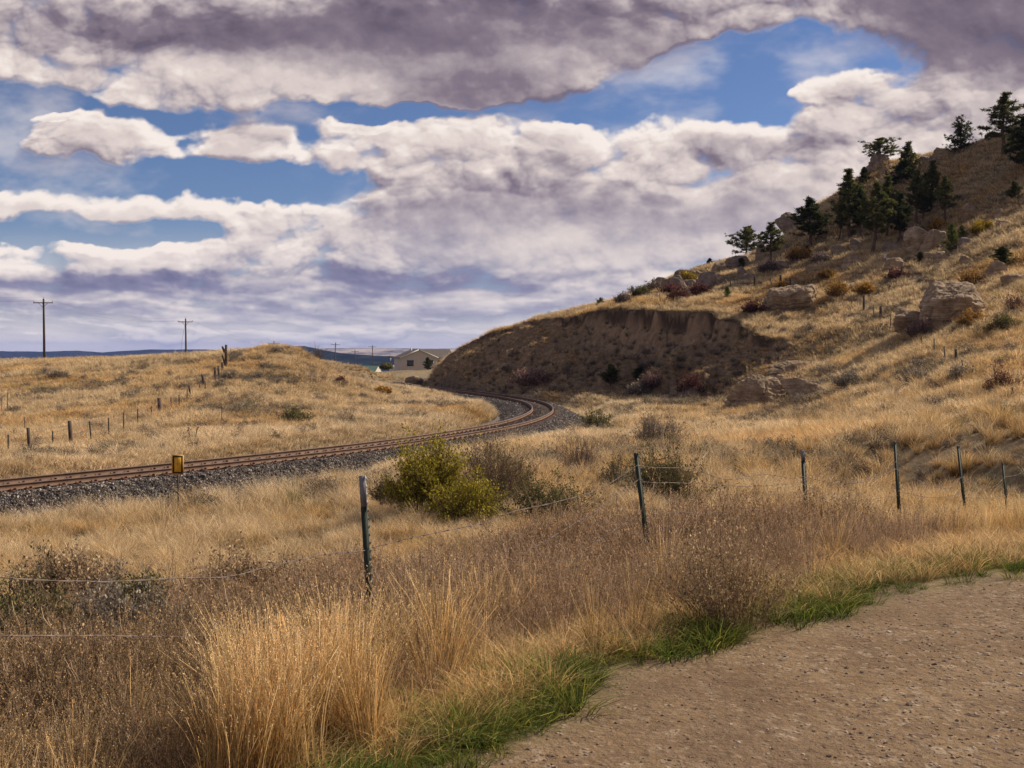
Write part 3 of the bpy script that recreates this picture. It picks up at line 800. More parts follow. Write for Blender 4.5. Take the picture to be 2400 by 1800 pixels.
def copy_tree(o, parent=None):
    c = o.copy(); COL.objects.link(c)
    if parent is not None: c.parent = parent
    for ch in list(o.children): copy_tree(ch, c)
    return c

# ------------------------------------------------------------------ scattering of uncountable cover: one object, its tufts placed by geometry nodes
def scatter(name, label, protos, P, rot, scale, tone, idx, kind='stuff'):
    n = len(P)
    me = bpy.data.meshes.new(name)
    me.vertices.add(n); me.vertices.foreach_set('co', np.asarray(P, np.float32).ravel())
    for k, a in (('ps', scale), ('tone', tone)):
        at_ = me.attributes.new(k, 'FLOAT', 'POINT'); at_.data.foreach_set('value', np.asarray(a, np.float32))
    at_ = me.attributes.new('pr', 'FLOAT_VECTOR', 'POINT'); at_.data.foreach_set('vector', np.asarray(rot, np.float32).ravel())
    at_ = me.attributes.new('pi', 'INT', 'POINT'); at_.data.foreach_set('value', np.asarray(idx, np.int32))
    o = link(name, me)
    g = bpy.data.node_groups.new(name, 'GeometryNodeTree')
    g.interface.new_socket('Geometry', in_out='INPUT', socket_type='NodeSocketGeometry')
    g.interface.new_socket('Geometry', in_out='OUTPUT', socket_type='NodeSocketGeometry')
    nd = g.nodes.new; L = g.links.new
    gi = nd('NodeGroupInput'); go = nd('NodeGroupOutput'); jn = nd('GeometryNodeJoinGeometry')
    def na(nm, t):
        q = nd('GeometryNodeInputNamedAttribute'); q.data_type = t; q.inputs[0].default_value = nm
        return q.outputs[0]
    sc_, pr_, pi_ = na('ps', 'FLOAT'), na('pr', 'FLOAT_VECTOR'), na('pi', 'INT')
    er = nd('FunctionNodeEulerToRotation'); L(pr_, er.inputs[0])
    for k, po in enumerate(protos):
        oi = nd('GeometryNodeObjectInfo'); oi.inputs[0].default_value = po; oi.inputs['As Instance'].default_value = True
        cm = nd('FunctionNodeCompare'); cm.data_type = 'INT'; cm.operation = 'EQUAL'
        L(pi_, cm.inputs[2]); cm.inputs[3].default_value = k
        ip = nd('GeometryNodeInstanceOnPoints')
        L(gi.outputs[0], ip.inputs['Points']); L(cm.outputs[0], ip.inputs['Selection']); L(oi.outputs['Geometry'], ip.inputs['Instance'])
        L(er.outputs[0], ip.inputs['Rotation']); L(sc_, ip.inputs['Scale'])
        L(ip.outputs[0], jn.inputs[0])
    L(jn.outputs[0], go.inputs[0])
    md = o.modifiers.new('scatter', 'NODES'); md.node_group = g
    tag(o, label, kind=kind)
    return o
def proto(name, parts, mat, smooth=False):
    me = mesh_from(name, parts, mat, smooth)
    return bpy.data.objects.new(name, me)      # never linked: only a source for its copies
def cone_points(rs, n, d0, d1, half=0.56, power=1.0):
    """random ground points, evenly dense as seen from the road"""
    D = np.exp(rs.rand(n) ** power * math.log(d1 / d0)) * d0
    u = (rs.rand(n) * 2 - 1) * half
    return u * D, D
def px_of(x, y, z):
    """photograph pixel of world points"""
    ct = 1 / math.sqrt(1 + TP * TP); st = TP * ct
    zz = z - EYE
    dep = y * ct - zz * st; up = y * st + zz * ct
    return 1200 + FPX * x / dep, 900 - FPX * up / dep
# ------------------------------------------------------------------ railway
def strip_mesh(name, offs, zs, path, mat, jit=0.0, seed=0, s_step=1, attrs=None, v0=None):
    P = path[::s_step]
    T = np.gradient(P, axis=0); T /= np.linalg.norm(T, axis=1)[:, None]
    Nn = np.stack([-T[:, 1], T[:, 0]], 1)
    O = np.asarray(offs); Z = np.asarray(zs)
    V = np.zeros((len(P), len(O), 3))
    V[:, :, :2] = P[:, None] + Nn[:, None] * O[None, :, None]
    V[:, :, 2] = Z[None]
    if jit:
        V[:, :, 2] += jit * fbm(V[:, :, 0] * 2.2, V[:, :, 1] * 2.2, 4, seed) + jit * 0.8 * perlin(V[:, :, 0] * 9, V[:, :, 1] * 9, seed + 3)
    return V
def build_track():
    vis = TRK[(TRK[:, 1] > 12)]
    # ballast
    m, N = mat_new('ballast')
    p = N.n('ShaderNodeNewGeometry').outputs['Position']
    vc = N.n('ShaderNodeSeparateColor'); N.put(vc.inputs[0], N.vor(p, 15.0, out='Color')); vd = N.vor(p, 15.0)
    col = N.ramp(vc.outputs[0], [(0.0, (0.045, 0.038, 0.035)), (0.45, (0.13, 0.108, 0.09)), (0.8, (0.24, 0.195, 0.16)), (1.0, (0.44, 0.37, 0.31))])
    col = N.mix(N.rng(vd, 0.35, 0.62), col, (0.02, 0.018, 0.018))
    col = N.mix(N.rng(N.noise(p, 0.5, 5, 0.6), 0.5, 0.75, 0, 0.35), col, (0.16, 0.10, 0.07))
    bp = N.n('ShaderNodeBump'); bp.inputs['Strength'].default_value = 1.0; bp.inputs['Distance'].default_value = 0.06
    N.put(bp.inputs['Height'], N.rng(vd, 0.6, 0.05))
    surf(N, col, 0.9, 0.25, normal=bp.outputs[0])
    z0 = TRACK_Z - 0.235
    offs = np.concatenate([np.linspace(-5.4, -1.75, 34), np.linspace(-1.6, 1.6, 22), np.linspace(1.75, 5.4, 34)])
    zs = z0 - np.maximum(np.abs(offs) - 1.7, 0) * 0.50
    fine, _ = resample(vis, 0.14)
    V = strip_mesh('b', offs, zs, fine, None, 0.05, 5)
    me = np_mesh('railway_ballast', V.reshape(-1, 3), quads=grid_quads(V.shape[0], V.shape[1])[:, ::-1], mat=m)
    tag(link('railway_ballast', me), 'grey crushed stone bed under the curving track', kind='structure')
    # thing
    root = empty('railway_track', (vis[0][0], vis[0][1], TRACK_Z))
    tag(root, 'single rusty railway line curving through the dry grassland', 'railway track')
    org = np.array([vis[0][0], vis[0][1], TRACK_Z])
    rust, N = mat_new('rail_steel')
    p = N.n('ShaderNodeNewGeometry'); nz = N.noise(p.outputs['Position'], 3.0, 6, 0.6)
    col = N.ramp(nz, [(0.3, (0.11, 0.065, 0.043)), (0.6, (0.185, 0.108, 0.068)), (0.8, (0.25, 0.155, 0.10))])
    surf(N, col, 0.75, 0.3)
    topm = noisy_mat('worn_rail_top', [(0.35, 0.31, 0.30), (0.5, 0.46, 0.44)], 4.0, 0.32, 0.05, 0.002, metal=0.9)
    prof = [(-0.075, 0.0), (-0.075, 0.012), (-0.02, 0.035), (-0.009, 0.05), (-0.009, 0.135), (-0.036, 0.148), (-0.036, 0.178), (-0.028, 0.186), (0.028, 0.186), (0.036, 0.178), (0.036, 0.148), (0.009, 0.135), (0.009, 0.05), (0.02, 0.035), (0.075, 0.012), (0.075, 0.0)]
    path, _ = resample(TRK[TRK[:, 1] > 12], 1.0)
    for sd in (-1, 1):
        V = strip_mesh('r', [sd * 0.7545 + a for a, b in prof], [TRACK_Z - 0.186 + b for a, b in prof], path, None)
        me = np_mesh('rail', V.reshape(-1, 3) - org, quads=grid_quads(V.shape[0], V.shape[1])[:, ::-1], mat=[rust, topm], smooth=False)
        mi = np.zeros((V.shape[0] - 1, len(prof) - 1), np.int32); mi[:, 7] = 1
        me.polygons.foreach_set('material_index', mi.ravel())
        r = link('rail', me, root)
    # ties with plates and spikes
    wood_m = noisy_mat('tie_wood', [(0.035, 0.024, 0.018), (0.08, 0.055, 0.04), (0.13, 0.095, 0.07)], 9.0, 0.95, 0.5, 0.01, stretch=(0.3, 2, 2))
    sp_m = noisy_mat('tie_plate_steel', [(0.10, 0.045, 0.03), (0.19, 0.085, 0.055)], 14.0, 0.85)
    tp = [box(-1.3, 1.3, -0.115, 0.115, -0.16, 0.0)]
    for sd in (-1, 1):
        c = sd * 0.7545
        tp.append(box(c - 0.19, c + 0.19, -0.09, 0.09, 0.0, 0.02, 1))
        for q in (-1, 1):
            for w_ in (-0.06, 0.06):
                tp.append(box(c + q * 0.10 - 0.018, c + q * 0.10 + 0.018, w_ - 0.018, w_ + 0.018, 0.021, 0.075, 1))
            tp.append(box(c + q * 0.125 - 0.03, c + q * 0.125 + 0.03, 0.075, 0.11, 0.021, 0.085, 1))
    tme = mesh_from('tie', tp, [wood_m, sp_m])
    pts, s = resample(TRK, 0.56)
    Tt = np.gradient(pts, axis=0)
    sel = [i for i in range(len(pts)) if 24 < pts[i][1] < 150 and pts[i][0] > -24]
    pxs = px_of(pts[:, 0], pts[:, 1], np.full(len(pts), TRACK_Z))[0]
    inn = [i for i in sel if -60 < pxs[i] < 2460]
    first = inn[:100]
    rs = RS(4)
    for i in first:
        o = link('tie', tme, root)
        o.location = (pts[i][0] - org[0], pts[i][1] - org[1], -0.206 + rs.randn() * 0.006)
        o.rotation_euler = (0, 0, math.atan2(Tt[i][1], Tt[i][0]) - PI / 2 + rs.randn() * 0.02)
    rest = []
    for i in sel:
        if i in first: continue
        a = math.atan2(Tt[i][1], Tt[i][0]) - PI / 2
        M = Matrix.Translation((pts[i][0] - org[0], pts[i][1] - org[1], -0.206)) @ Matrix.Rotation(a, 4, 'Z')
        rest += [xf(q, M) for q in tp]
    o = link('tie', mesh_from('far_ties', rest, [wood_m, sp_m]), root)
    o['kind'] = 'stuff'
    # loose stones of the ballast shoulder
    st_m, N = mat_new('ballast_stone')
    tone = N.attr('tone', inst=True)
    surf(N, N.ramp(tone, [(0.0, (0.05, 0.043, 0.04)), (0.5, (0.15, 0.125, 0.105)), (0.82, (0.26, 0.21, 0.17)), (0.93, (0.44, 0.37, 0.31)), (1.0, (0.62, 0.55, 0.48))]), 0.85, 0.3)
    rs = RS(8)
    prs = []
    for k in range(4):
        v, f = ico(1)
        v = v * (0.5 + 0.5 * rs.rand(len(v), 1)) * np.array([1, 0.75 + 0.2 * rs.rand(), 0.6])
        me = np_mesh('stone', v, F=f, mat=st_m, smooth=False)
        prs.append(bpy.data.objects.new('stone', me))
    n = 52000
    ok = TRK[(TRK[:, 1] > 26) & (TRK[:, 1] < 130)]
    Tk = np.gradient(ok, axis=0); Tk /= np.linalg.norm(Tk, axis=1)[:, None]
    wgt = 1 / np.maximum(ok[:, 1], 30) ** 1.3; wgt /= wgt.sum()
    i = rs.choice(len(ok), n, p=wgt)
    o_ = np.where(rs.rand(n) < 0.72, -rs.uniform(1.3, 3.9, n), rs.uniform(-1.4, 3.0, n))
    off = o_
    x = ok[i, 0] - Tk[i, 1] * off + Tk[i, 0] * rs.uniform(-.25, .25, n); y = ok[i, 1] + Tk[i, 0] * off + Tk[i, 1] * rs.uniform(-.25, .25, n)
    z = z0 - np.maximum(np.abs(off) - 1.7, 0) * 0.50 + 0.05 * fbm(x * 2.2, y * 2.2, 4, 5) + 0.04 * perlin(x * 9, y * 9, 8) + 0.012
    scatter('ballast_stones', 'loose grey stones heaped along the railway shoulder', prs, np.stack([x, y, z], 1), rs.rand(n, 3) * 6.28, rs.uniform(0.028, 0.068, n) * (1 + 0.4 * sst(y, 50, 110)), rs.rand(n) ** 1.15, rs.randint(0, 4, n))
def ico(sub):
    import bmesh
    bm = bmesh.new(); bmesh.ops.create_icosphere(bm, subdivisions=sub, radius=1.0)
    v = np.array([q.co[:] for q in bm.verts]); f = [[q.index for q in fc.verts] for fc in bm.faces]
    bm.free()
    return v, f
build_track()
# ------------------------------------------------------------------ uncountable ground cover
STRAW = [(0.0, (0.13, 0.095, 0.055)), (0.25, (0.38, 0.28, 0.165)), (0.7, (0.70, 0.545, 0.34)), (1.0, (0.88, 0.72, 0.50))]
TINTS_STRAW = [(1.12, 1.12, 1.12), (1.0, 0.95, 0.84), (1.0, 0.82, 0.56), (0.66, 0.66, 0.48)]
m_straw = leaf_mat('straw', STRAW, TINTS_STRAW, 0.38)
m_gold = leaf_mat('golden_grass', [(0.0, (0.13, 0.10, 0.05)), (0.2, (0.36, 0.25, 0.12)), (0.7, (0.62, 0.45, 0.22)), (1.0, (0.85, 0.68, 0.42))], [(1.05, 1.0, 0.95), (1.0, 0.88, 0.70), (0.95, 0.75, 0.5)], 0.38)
m_green = leaf_mat('green_grass', [(0.0, (0.04, 0.055, 0.015)), (0.5, (0.09, 0.145, 0.03)), (1.0, (0.19, 0.25, 0.08))], [(1, 1, 1), (1.4, 1.12, 0.9), (2.6, 1.6, 1.3)], 0.40)
m_weed = leaf_mat('dry_weed', [(0.0, (0.10, 0.07, 0.05)), (0.45, (0.26, 0.185, 0.135)), (0.85, (0.52, 0.39, 0.275)), (1.0, (0.42, 0.28, 0.15))], [(1, 1, 1), (1.2, 1.15, 1.1), (0.78, 0.80, 0.74)], 0.30)
m_sage = leaf_mat('sagebrush', [(0.0, (0.08, 0.06, 0.05)), (0.45, (0.15, 0.12, 0.10)), (1.0, (0.27, 0.235, 0.19))], [(1, 1, 1), (1.25, 1.05, 0.85), (0.8, 0.9, 0.75)], 0.2)

def head_at(rs, P, L=0.05, n=7, hval=1.0):
    """seed head: slips packed round the last stretch of each blade"""
    t = rs.rand(len(P), n)[:, :, None]
    a = P[:, -1][:, None]; b = P[:, -2][:, None]
    d = a - b; d = d / (np.linalg.norm(d, axis=2)[:, :, None] + 1e-9)
    C = (a - d * L * t).reshape(-1, 3)
    return slips(rs, C, 0.0115, 2.8, hval=hval, dirs=np.repeat(d[:, 0], n, axis=0))
def tuft_gold(seed, n=46):
    rs = RS(seed)
    a, P = blades(rs, n, 0.12, 0.55, 0.95, 0.0042, 0.10, 0.7, 5, 0.5, wind=(0.06, 0.0))
    b, _ = blades(rs, n, 0.13, 0.15, 0.45, 0.0055, 0.35, 0.5, 3)
    return [a, b, head_at(rs, P, 0.085, 9)]
def tuft_weed(seed, n=16, hh=(0.45, 0.85), w=0.0065, sd=0.014):
    rs = RS(seed); parts = []
    a, P = blades(rs, n, 0.16, hh[0], hh[1], w, 0.16, 0.35, 5, 0.5, h_hi=0.85)
    parts.append(a)
    # side twigs, each leaving its stem and rising
    for q in range(n):
        for k in range(9):
            t = 0.25 + 0.7 * rs.rand(); f = t * 5; i = min(int(f), 4); s = P[q, i] + (P[q, i + 1] - P[q, i]) * (f - i)
            an = rs.rand() * 6.28; L = (0.06 + 0.16 * rs.rand()) * (1.2 - t * 0.6)
            e = s + np.array([math.cos(an) * L * 0.5, math.sin(an) * L * 0.5, L])
            mid = (s + e) / 2 + np.array([math.cos(an), math.sin(an), -0.3]) * L * 0.12
            w = np.array([math.cos(an + 1.57), math.sin(an + 1.57), 0]) * 0.0024
            V = np.array([s - w, s + w, mid - w, mid + w, e - w * 0.5, e + w * 0.5])
            parts.append((V, np.array([[0, 1, 3, 2], [2, 3, 5, 4]]), np.linspace(0.4, 0.85, 6), np.full(6, rs.rand())))
            if rs.rand() < 0.75:
                C = s + (e - s) * (0.45 + 0.6 * rs.rand(5, 1))
                parts.append(slips(rs, C, sd, 1.7, hval=1.0, jitter=0.005))
    C = P[:, -1][:, None] - (P[:, -1] - P[:, -2])[:, None] * rs.rand(n, 9)[:, :, None] * 1.1
    parts.append(slips(rs, C.reshape(-1, 3), sd * 1.1, 1.6, hval=1.0, jitter=0.007))
    return parts
def tuft_bunch(seed, n=60, h=(0.22, 0.5), w=0.005, rad=0.09, lean=0.28, head=False):
    rs = RS(seed)
    a, P = blades(rs, n, rad, h[0], h[1], w, lean, 0.6, 3, 0.2, wind=(0.05, 0))
    return [a] + ([head_at(rs, P[::3], 0.05, 5)] if head else [])
def tuft_sage(seed, n=26, hh=0.34, rad=0.2, leaf=0.022, nl=9):
    """low round twiggy plant with small grey leaves"""
    rs = RS(seed); parts = []
    a = rs.rand(n) * 6.28; el = rs.uniform(0.25, 1.45, n)
    L = hh * (0.75 + 0.4 * rs.rand(n))
    d = np.stack([np.cos(a) * np.cos(el) * rad / hh * 1.15, np.sin(a) * np.cos(el) * rad / hh * 1.15, np.sin(el)], 1)
    t = np.linspace(0, 1, 4)
    P = (d[:, None] * (t[None, :, None]) * L[:, None, None]); P += rs.randn(n, 4, 3) * 0.014 * t[None, :, None]
    P[:, :, 2] += 0.05 * t * (1 - t)
    s = rs.randn(n, 1, 3); s /= np.linalg.norm(s, axis=2)[:, :, None]
    ww = 0.004 * np.array([1.3, 1, 0.8, 0.4])[None, :, None]
    V = np.stack([P - s * ww, P + s * ww], 2).reshape(-1, 3)
    i = (np.arange(n)[:, None] * 8 + np.arange(3)[None] * 2).ravel()
    parts.append((V, np.stack([i, i + 1, i + 3, i + 2], 1), np.repeat(np.tile(t * 0.5, n), 2), np.repeat(rs.rand(n), 8)))
    C = P[:, 1:].reshape(-1, 3)
    C = np.repeat(C, nl, axis=0) + rs.randn(len(C) * nl, 3) * hh * 0.09
    C[:, 2] = np.maximum(C[:, 2], 0.01)
    hv = np.clip(C[:, 2] / hh, 0, 1) * 0.5 + 0.5
    parts.append(slips(rs, C, leaf, 3.0, hval=hv))
    return parts

def patch(x, y, s, seed, a=-0.1, b=0.25):
    return sst(fbm(x * s, y * s, 3, seed), a, b)
def tilt(rs, n, s=0.12):
    return np.stack([rs.randn(n) * s, rs.randn(n) * s, rs.rand(n) * 2 * PI], 1)
def plant(name, label, protos, x, y, scale, tone, rs, t=0.1, sink=0.0, mix=None):
    z = H(x, y) - sink
    idx = rs.randint(0, len(protos), len(x)) if mix is None else mix
    scatter(name, label, protos, np.stack([x, y, z], 1), tilt(rs, len(x), t), scale, tone, idx)

# the big bushes keep the ground round their stems clear of tall grass
CLEAR = [(tuple(at(px, yb, D)[:2]), w / 2 * D / FPX) for px, yb, D, w in ((1010, 1200, 22, 225), (915, 1182, 23.5, 110), (1165, 1190, 23.5, 240), (1110, 1232, 20.8, 200), (1285, 1240, 19.5, 230),
         (1350, 1132, 30, 140), (1560, 1192, 23, 200), (1455, 1148, 25.5, 110), (1540, 1062, 40, 190), (1400, 1012, 54, 120))]
def clear(x, y, f=1.0):
    k = np.ones(len(x))
    for (cx, cy), r in CLEAR:
        L = math.hypot(cx, cy); fx, fy = cx - cx / L * r * 0.55, cy - cy / L * r * 0.55
        k *= sst(np.hypot(x - fx, y - fy) / r, 0.6 * f, 1.05 * f)
    return k
def build_cover():
    rs = RS(101)
    # tall golden grass along the near fence
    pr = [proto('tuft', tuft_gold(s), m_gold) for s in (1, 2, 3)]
    x, y = cone_points(rs, 38000, 2.4, 24, 0.9)
    sf, ta = fence_co(x, y); rd = road_sd(x, y)
    px, py = px_of(x, y, H(x, y))
    p_left = sst(-1.0 - sf, 0, 0.6) * sst(880 - px, 0, 60) * sst(-rd, 0.35, 0.8) * np.clip(0.25 + 0.9 * patch(x, y, 0.8, 201, -0.2, 0.2), 0, 1)
    p_left *= 0.07 + 0.93 * sst(px, 470, 690)
    p_spot = sst(sf, -2.3, -1.7) * sst(-sf, 0.3, 0.9) * sst(-rd, 0.4, 0.7) * (px > 900) * (ta < 5.5) * 0.16 * patch(x, y, 1.3, 207, 0.05, 0.25)
    p_right = sst(ta, 5.8, 8.0) * sst(sf, -2.9, -2.3) * sst(0.8 - sf, 0, 0.8) * sst(-rd, 0.35, 0.6) * 0.85
    k = rs.rand(len(x)) < np.maximum.reduce([p_left, p_spot, p_right]) * 0.62
    x, y, sf, ta, px = x[k], y[k], sf[k], ta[k], px[k]
    sc = np.where(ta > 5, 0.52, 0.70) * rs.uniform(0.65, 1.08, len(x)) * np.where((px < 420) & (ta < 1), 0.8, 1.0)
    plant('tall_grass', 'tall golden seed-headed grass along the fence', pr, x, y, sc, rs.rand(len(x)) * 0.7, rs)
    # dry brown forbs
    pr = [proto('tuft', tuft_weed(s), m_weed) for s in (11, 12, 13)] + [proto('tuft', tuft_weed(s, 8, (0.6, 1.05), 0.010, 0.020), m_weed) for s in (14, 15)]
    x, y = cone_points(rs, 66000, 2.5, 26, 0.95)
    sf, ta = fence_co(x, y); rd = road_sd(x, y)
    pw = (0.45 * sst(sf, -2.3, -1.5) + 0.55 * sst(sf, -1.4, -0.4)) * sst(np.where(x < -0.13 * y, 5.6, 3.4) - sf, 0, 1.2) * sst(-rd, 0.7, 1.3) * sst(9.5 - ta, 0, 3.0) * (0.6 + 0.4 * patch(x, y, 0.6, 211, -0.3, 0.15))
    pxw = px_of(x, y, H(x, y))[0]
    pw = pw * np.where((pxw < 900) & (pxw > 480) & (sf < -0.9), 0.3, 1)
    pw = pw * (0.15 + 0.85 * clear(x, y, 0.9))
    k = rs.rand(len(x)) < pw * 0.66
    x, y, ta, sf = x[k], y[k], ta[k], sf[k]
    tone = np.where(ta < -0.3, 0.65 + 0.35 * rs.rand(len(x)), 0.45 * rs.rand(len(x)))
    plant('dry_weeds', 'dense brown dead weeds with small seed heads around the fence', pr, x, y, rs.uniform(0.36, 0.66, len(x)) * (0.66 + 0.38 * sst(sf, -1.3, 0.2)) * (1 + 0.35 * sst(ta, 3.6, 5.0) * sst(7.5 - ta, 0, 2.0)) * np.where(rs.rand(len(x)) < 0.08, 1.3, 1) * (1 - 0.35 * sst(ta, 7, 9)), tone, rs, 0.16)
    # green grass at the road edge
    pr = [proto('tuft', tuft_bunch(s, 46, (0.08, 0.24), 0.0065, 0.09, 0.55), m_green) for s in (21, 22, 23)]
    x, y = cone_points(rs, 42000, 2.6, 30, 0.66)
    sf, ta = fence_co(x, y); rd = road_sd(x, y)
    pg = sst(-rd, 0.05, 0.25) * (1 - sst(-rd, 0.75, 1.25)) * (0.30 + 0.70 * patch(x, y, 1.1, 221, -0.1, 0.2))
    pg = np.maximum(pg, sst(-rd, 0.5, 0.9) * (1 - sst(-rd, 1.4, 2.2)) * 0.5 * patch(x, y, 0.7, 223, 0.05, 0.25))
    k = rs.rand(len(x)) < pg * 0.62
    x, y = x[k], y[k]
    plant('green_grass', 'short green grass at the edge of the gravel road', pr, x, y, rs.uniform(0.35, 0.8, len(x)) * np.clip(0.5 + patch(x, y, 1.9, 225, -0.3, 0.3), 0.55, 1.35), rs.rand(len(x)) ** 1.6, rs)
    # dry short grass between: verge and ground layer
    prb = [proto('tuft', tuft_bunch(s, 50, (0.12, 0.34), 0.0048, 0.10, 0.45), m_straw) for s in (31, 32, 33)]
    x, y = cone_points(rs, 84000, 2.2, 40, 0.95)
    sf, ta = fence_co(x, y); rd = road_sd(x, y)
    pd = sst(-rd, 0.25, 0.7) * np.where(sf > 3.0, 0.12 + 0.5 * patch(x, y, 0.5, 233, 0.0, 0.3), np.where(sf > 0.5, 0.4, 0.5))
    k = (rs.rand(len(x)) < pd * 0.8) & (track_dist(x, y) > 4.6)
    x, y, sf = x[k], y[k], sf[k]
    tone = np.clip(0.15 + 0.25 * rs.rand(len(x)) + 0.75 * patch(x, y, 0.35, 231, -0.05, 0.3) * rs.rand(len(x)) + 0.35 * sst(y, 24, 33) * sst(x, 8, 14), 0, 1)
    tone = np.where(sf < 0.5, np.clip(tone + 0.25, 0, 1), tone)
    plant('short_dry_grass', 'short straw-coloured grass covering the verge and ditch', prb, x, y, rs.uniform(0.5, 1.1, len(x)) * np.where(sf < 0.5, 0.72, 1.0), tone, rs)
    # bunch grass on the slopes in the middle distance
    prc = [proto('tuft', tuft_bunch(s, 120, (0.26, 0.66), 0.0062, 0.13, 0.30, True), m_straw) for s in (41, 42, 43, 44)] + [proto('tuft', tuft_bunch(s, 40, (0.2, 0.5), 0.006, 0.07, 0.26), m_straw) for s in (45, 46)]
    x, y = cone_points(rs, 90000, 9, 75, 0.76)
    sf, ta = fence_co(x, y); td = track_dist(x, y)
    pb = sst(sf, 1.6, 3.6) * (td > 4.6) * (0.16 + 0.84 * patch(x, y, 0.62, 241, -0.15, 0.22)) * (1 - 0.8 * trail_mask(x, y))
    pb = pb * (0.25 + 0.75 * patch(x, y, 1.5, 249, -0.15, 0.12)) * (0.06 + 0.94 * clear(x, y))
    k = rs.rand(len(x)) < pb * 0.85
    x, y, td = x[k], y[k], td[k]
    pale = 1 - sst(td, 5, 11)
    right = sst(x - 0.2 * y, 0, 6)
    tone = np.clip(0.32 + 0.5 * (rs.rand(len(x)) - 0.5) - 0.22 * pale + 0.42 * right * patch(x, y, 0.16, 243, -0.25, 0.35) + 0.30 * patch(x, y, 0.25, 247, 0.1, 0.35), 0, 1)
    plant('bunch_grass', 'pale bunch grass on the slopes beside the track', prc, x, y, rs.uniform(0.5, 1.35, len(x)) * (0.55 + 0.45 * sst(y, 16, 34)) * (0.8 + 0.35 * patch(x, y, 0.9, 245, -0.1, 0.3)), tone, rs)
    # field and hillside grass
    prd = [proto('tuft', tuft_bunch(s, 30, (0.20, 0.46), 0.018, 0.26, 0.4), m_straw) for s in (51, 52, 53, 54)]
    x, y = cone_points(rs, 250000, 38, 165, 0.52)
    d, par = seg_dist(x, y, brim)
    inl = in_poly(x, y, LOWPOLY)
    sc_ = np.interp(par, np.arange(len(brimz)), SCARP)
    td = track_dist(x, y)
    bankz = inl & (d < 11)
    pf = np.where(inl & (d < 4.0) & (sc_ > 1.5), 0.03, np.where(bankz, 0.35 + 0.5 * patch(x, y, 0.5, 251, -0.1, 0.3), 1.0))
    pf = pf * (td > 3.6) * (0.45 + 0.55 * patch(x, y, 0.22, 253, -0.3, 0.1)) * (1 - 0.85 * trail_mask(x, y))
    k = rs.rand(len(x)) < pf * 0.8
    x, y, td, bankz = x[k], y[k], td[k], bankz[k]
    pale = (1 - sst(td, 5, 14))
    tone = np.clip(0.26 + 0.26 * (rs.rand(len(x)) - 0.5) - 0.22 * pale + 0.34 * patch(x, y, 0.06, 255, -0.05, 0.4) + 0.4 * patch(x, y, 0.11, 257, 0.2, 0.45), 0, 1)
    tone = np.where(bankz, np.clip(tone + 0.25, 0, 1), tone)
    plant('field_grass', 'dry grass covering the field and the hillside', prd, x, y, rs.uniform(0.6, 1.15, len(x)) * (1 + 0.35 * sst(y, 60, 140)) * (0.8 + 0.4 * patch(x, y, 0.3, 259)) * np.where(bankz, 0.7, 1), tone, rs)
    # small sage and forbs mixed into the grass: greyish clumps beyond counting
    pre = [proto('tuft', tuft_sage(s, 22, 0.34, 0.30, 0.05, 6), m_sage) for s in (61, 62, 63)]
    x, y = cone_points(rs, 70000, 30, 160, 0.52)
    d, par = seg_dist(x, y, brim)
    inl = in_poly(x, y, LOWPOLY) & (d < 3.0)
    ps = (0.05 + 0.85 * patch(x, y, 0.10, 261, 0.12, 0.34) + 0.45 * patch(x, y, 0.45, 263, 0.25, 0.45)) * (track_dist(x, y) > 5) * (~inl) * (1 - trail_mask(x, y))
    hillz = sst(H(x, y) - EYE, 7, 14) * (x > 10)
    ps = ps * (1 - 0.75 * (x > 4) * (y < 48))
    ps = np.clip(ps + 0.25 * hillz + 0.3 * (in_poly(x, y, LOWPOLY) & (d < 11)), 0, 1)
    bushy = in_poly(x, y, LOWPOLY) & (d < 12)
    k = rs.rand(len(x)) < ps * np.where(bushy, 0.8, 0.42)
    x, y = x[k], y[k]
    plant('low_scrub', 'low grey scrub scattered through the grass', pre, x, y, rs.uniform(0.6, 1.5, len(x)), rs.rand(len(x)), rs)
    # stones on the road
    st_m, N = mat_new('road_stone')
    tone = N.attr('tone', inst=True)
    surf(N, N.ramp(tone, [(0.0, (0.12, 0.085, 0.06)), (0.5, (0.26, 0.18, 0.12)), (0.9, (0.38, 0.29, 0.215)), (1.0, (0.52, 0.44, 0.36))]), 0.9, 0.25)
    prs = []
    rs2 = RS(9)
    for q in range(4):
        v, f = ico(2)
        v = v * (0.62 + 0.38 * rs2.rand(len(v), 1)) * np.array([1, 0.7 + 0.25 * rs2.rand(), 0.5])
        prs.append(bpy.data.objects.new('stone', np_mesh('stone', v, F=f, mat=st_m, smooth=False)))
    x, y = cone_points(rs, 110000, 2.3, 30, 0.8)
    rd = road_sd(x, y)
    k = (rd > -0.15) & (rs.rand(len(x)) < 0.35 + 0.65 * patch(x, y, 0.6, 271, -0.15, 0.25))
    x, y = x[k], y[k]
    z = H(x, y)
    s = 0.0022 + 0.010 * rs.rand(len(x)) ** 5 + 0.009 * (rs.rand(len(x)) < 0.03)
    scatter('road_stones', 'loose stones lying on the gravel road', prs, np.stack([x, y, z + s * 0.1], 1), np.stack([rs.randn(len(x)) * 0.25, rs.randn(len(x)) * 0.25, rs.rand(len(x)) * 6.28], 1), s, rs.rand(len(x)), rs.randint(0, 4, len(x)))
build_cover()
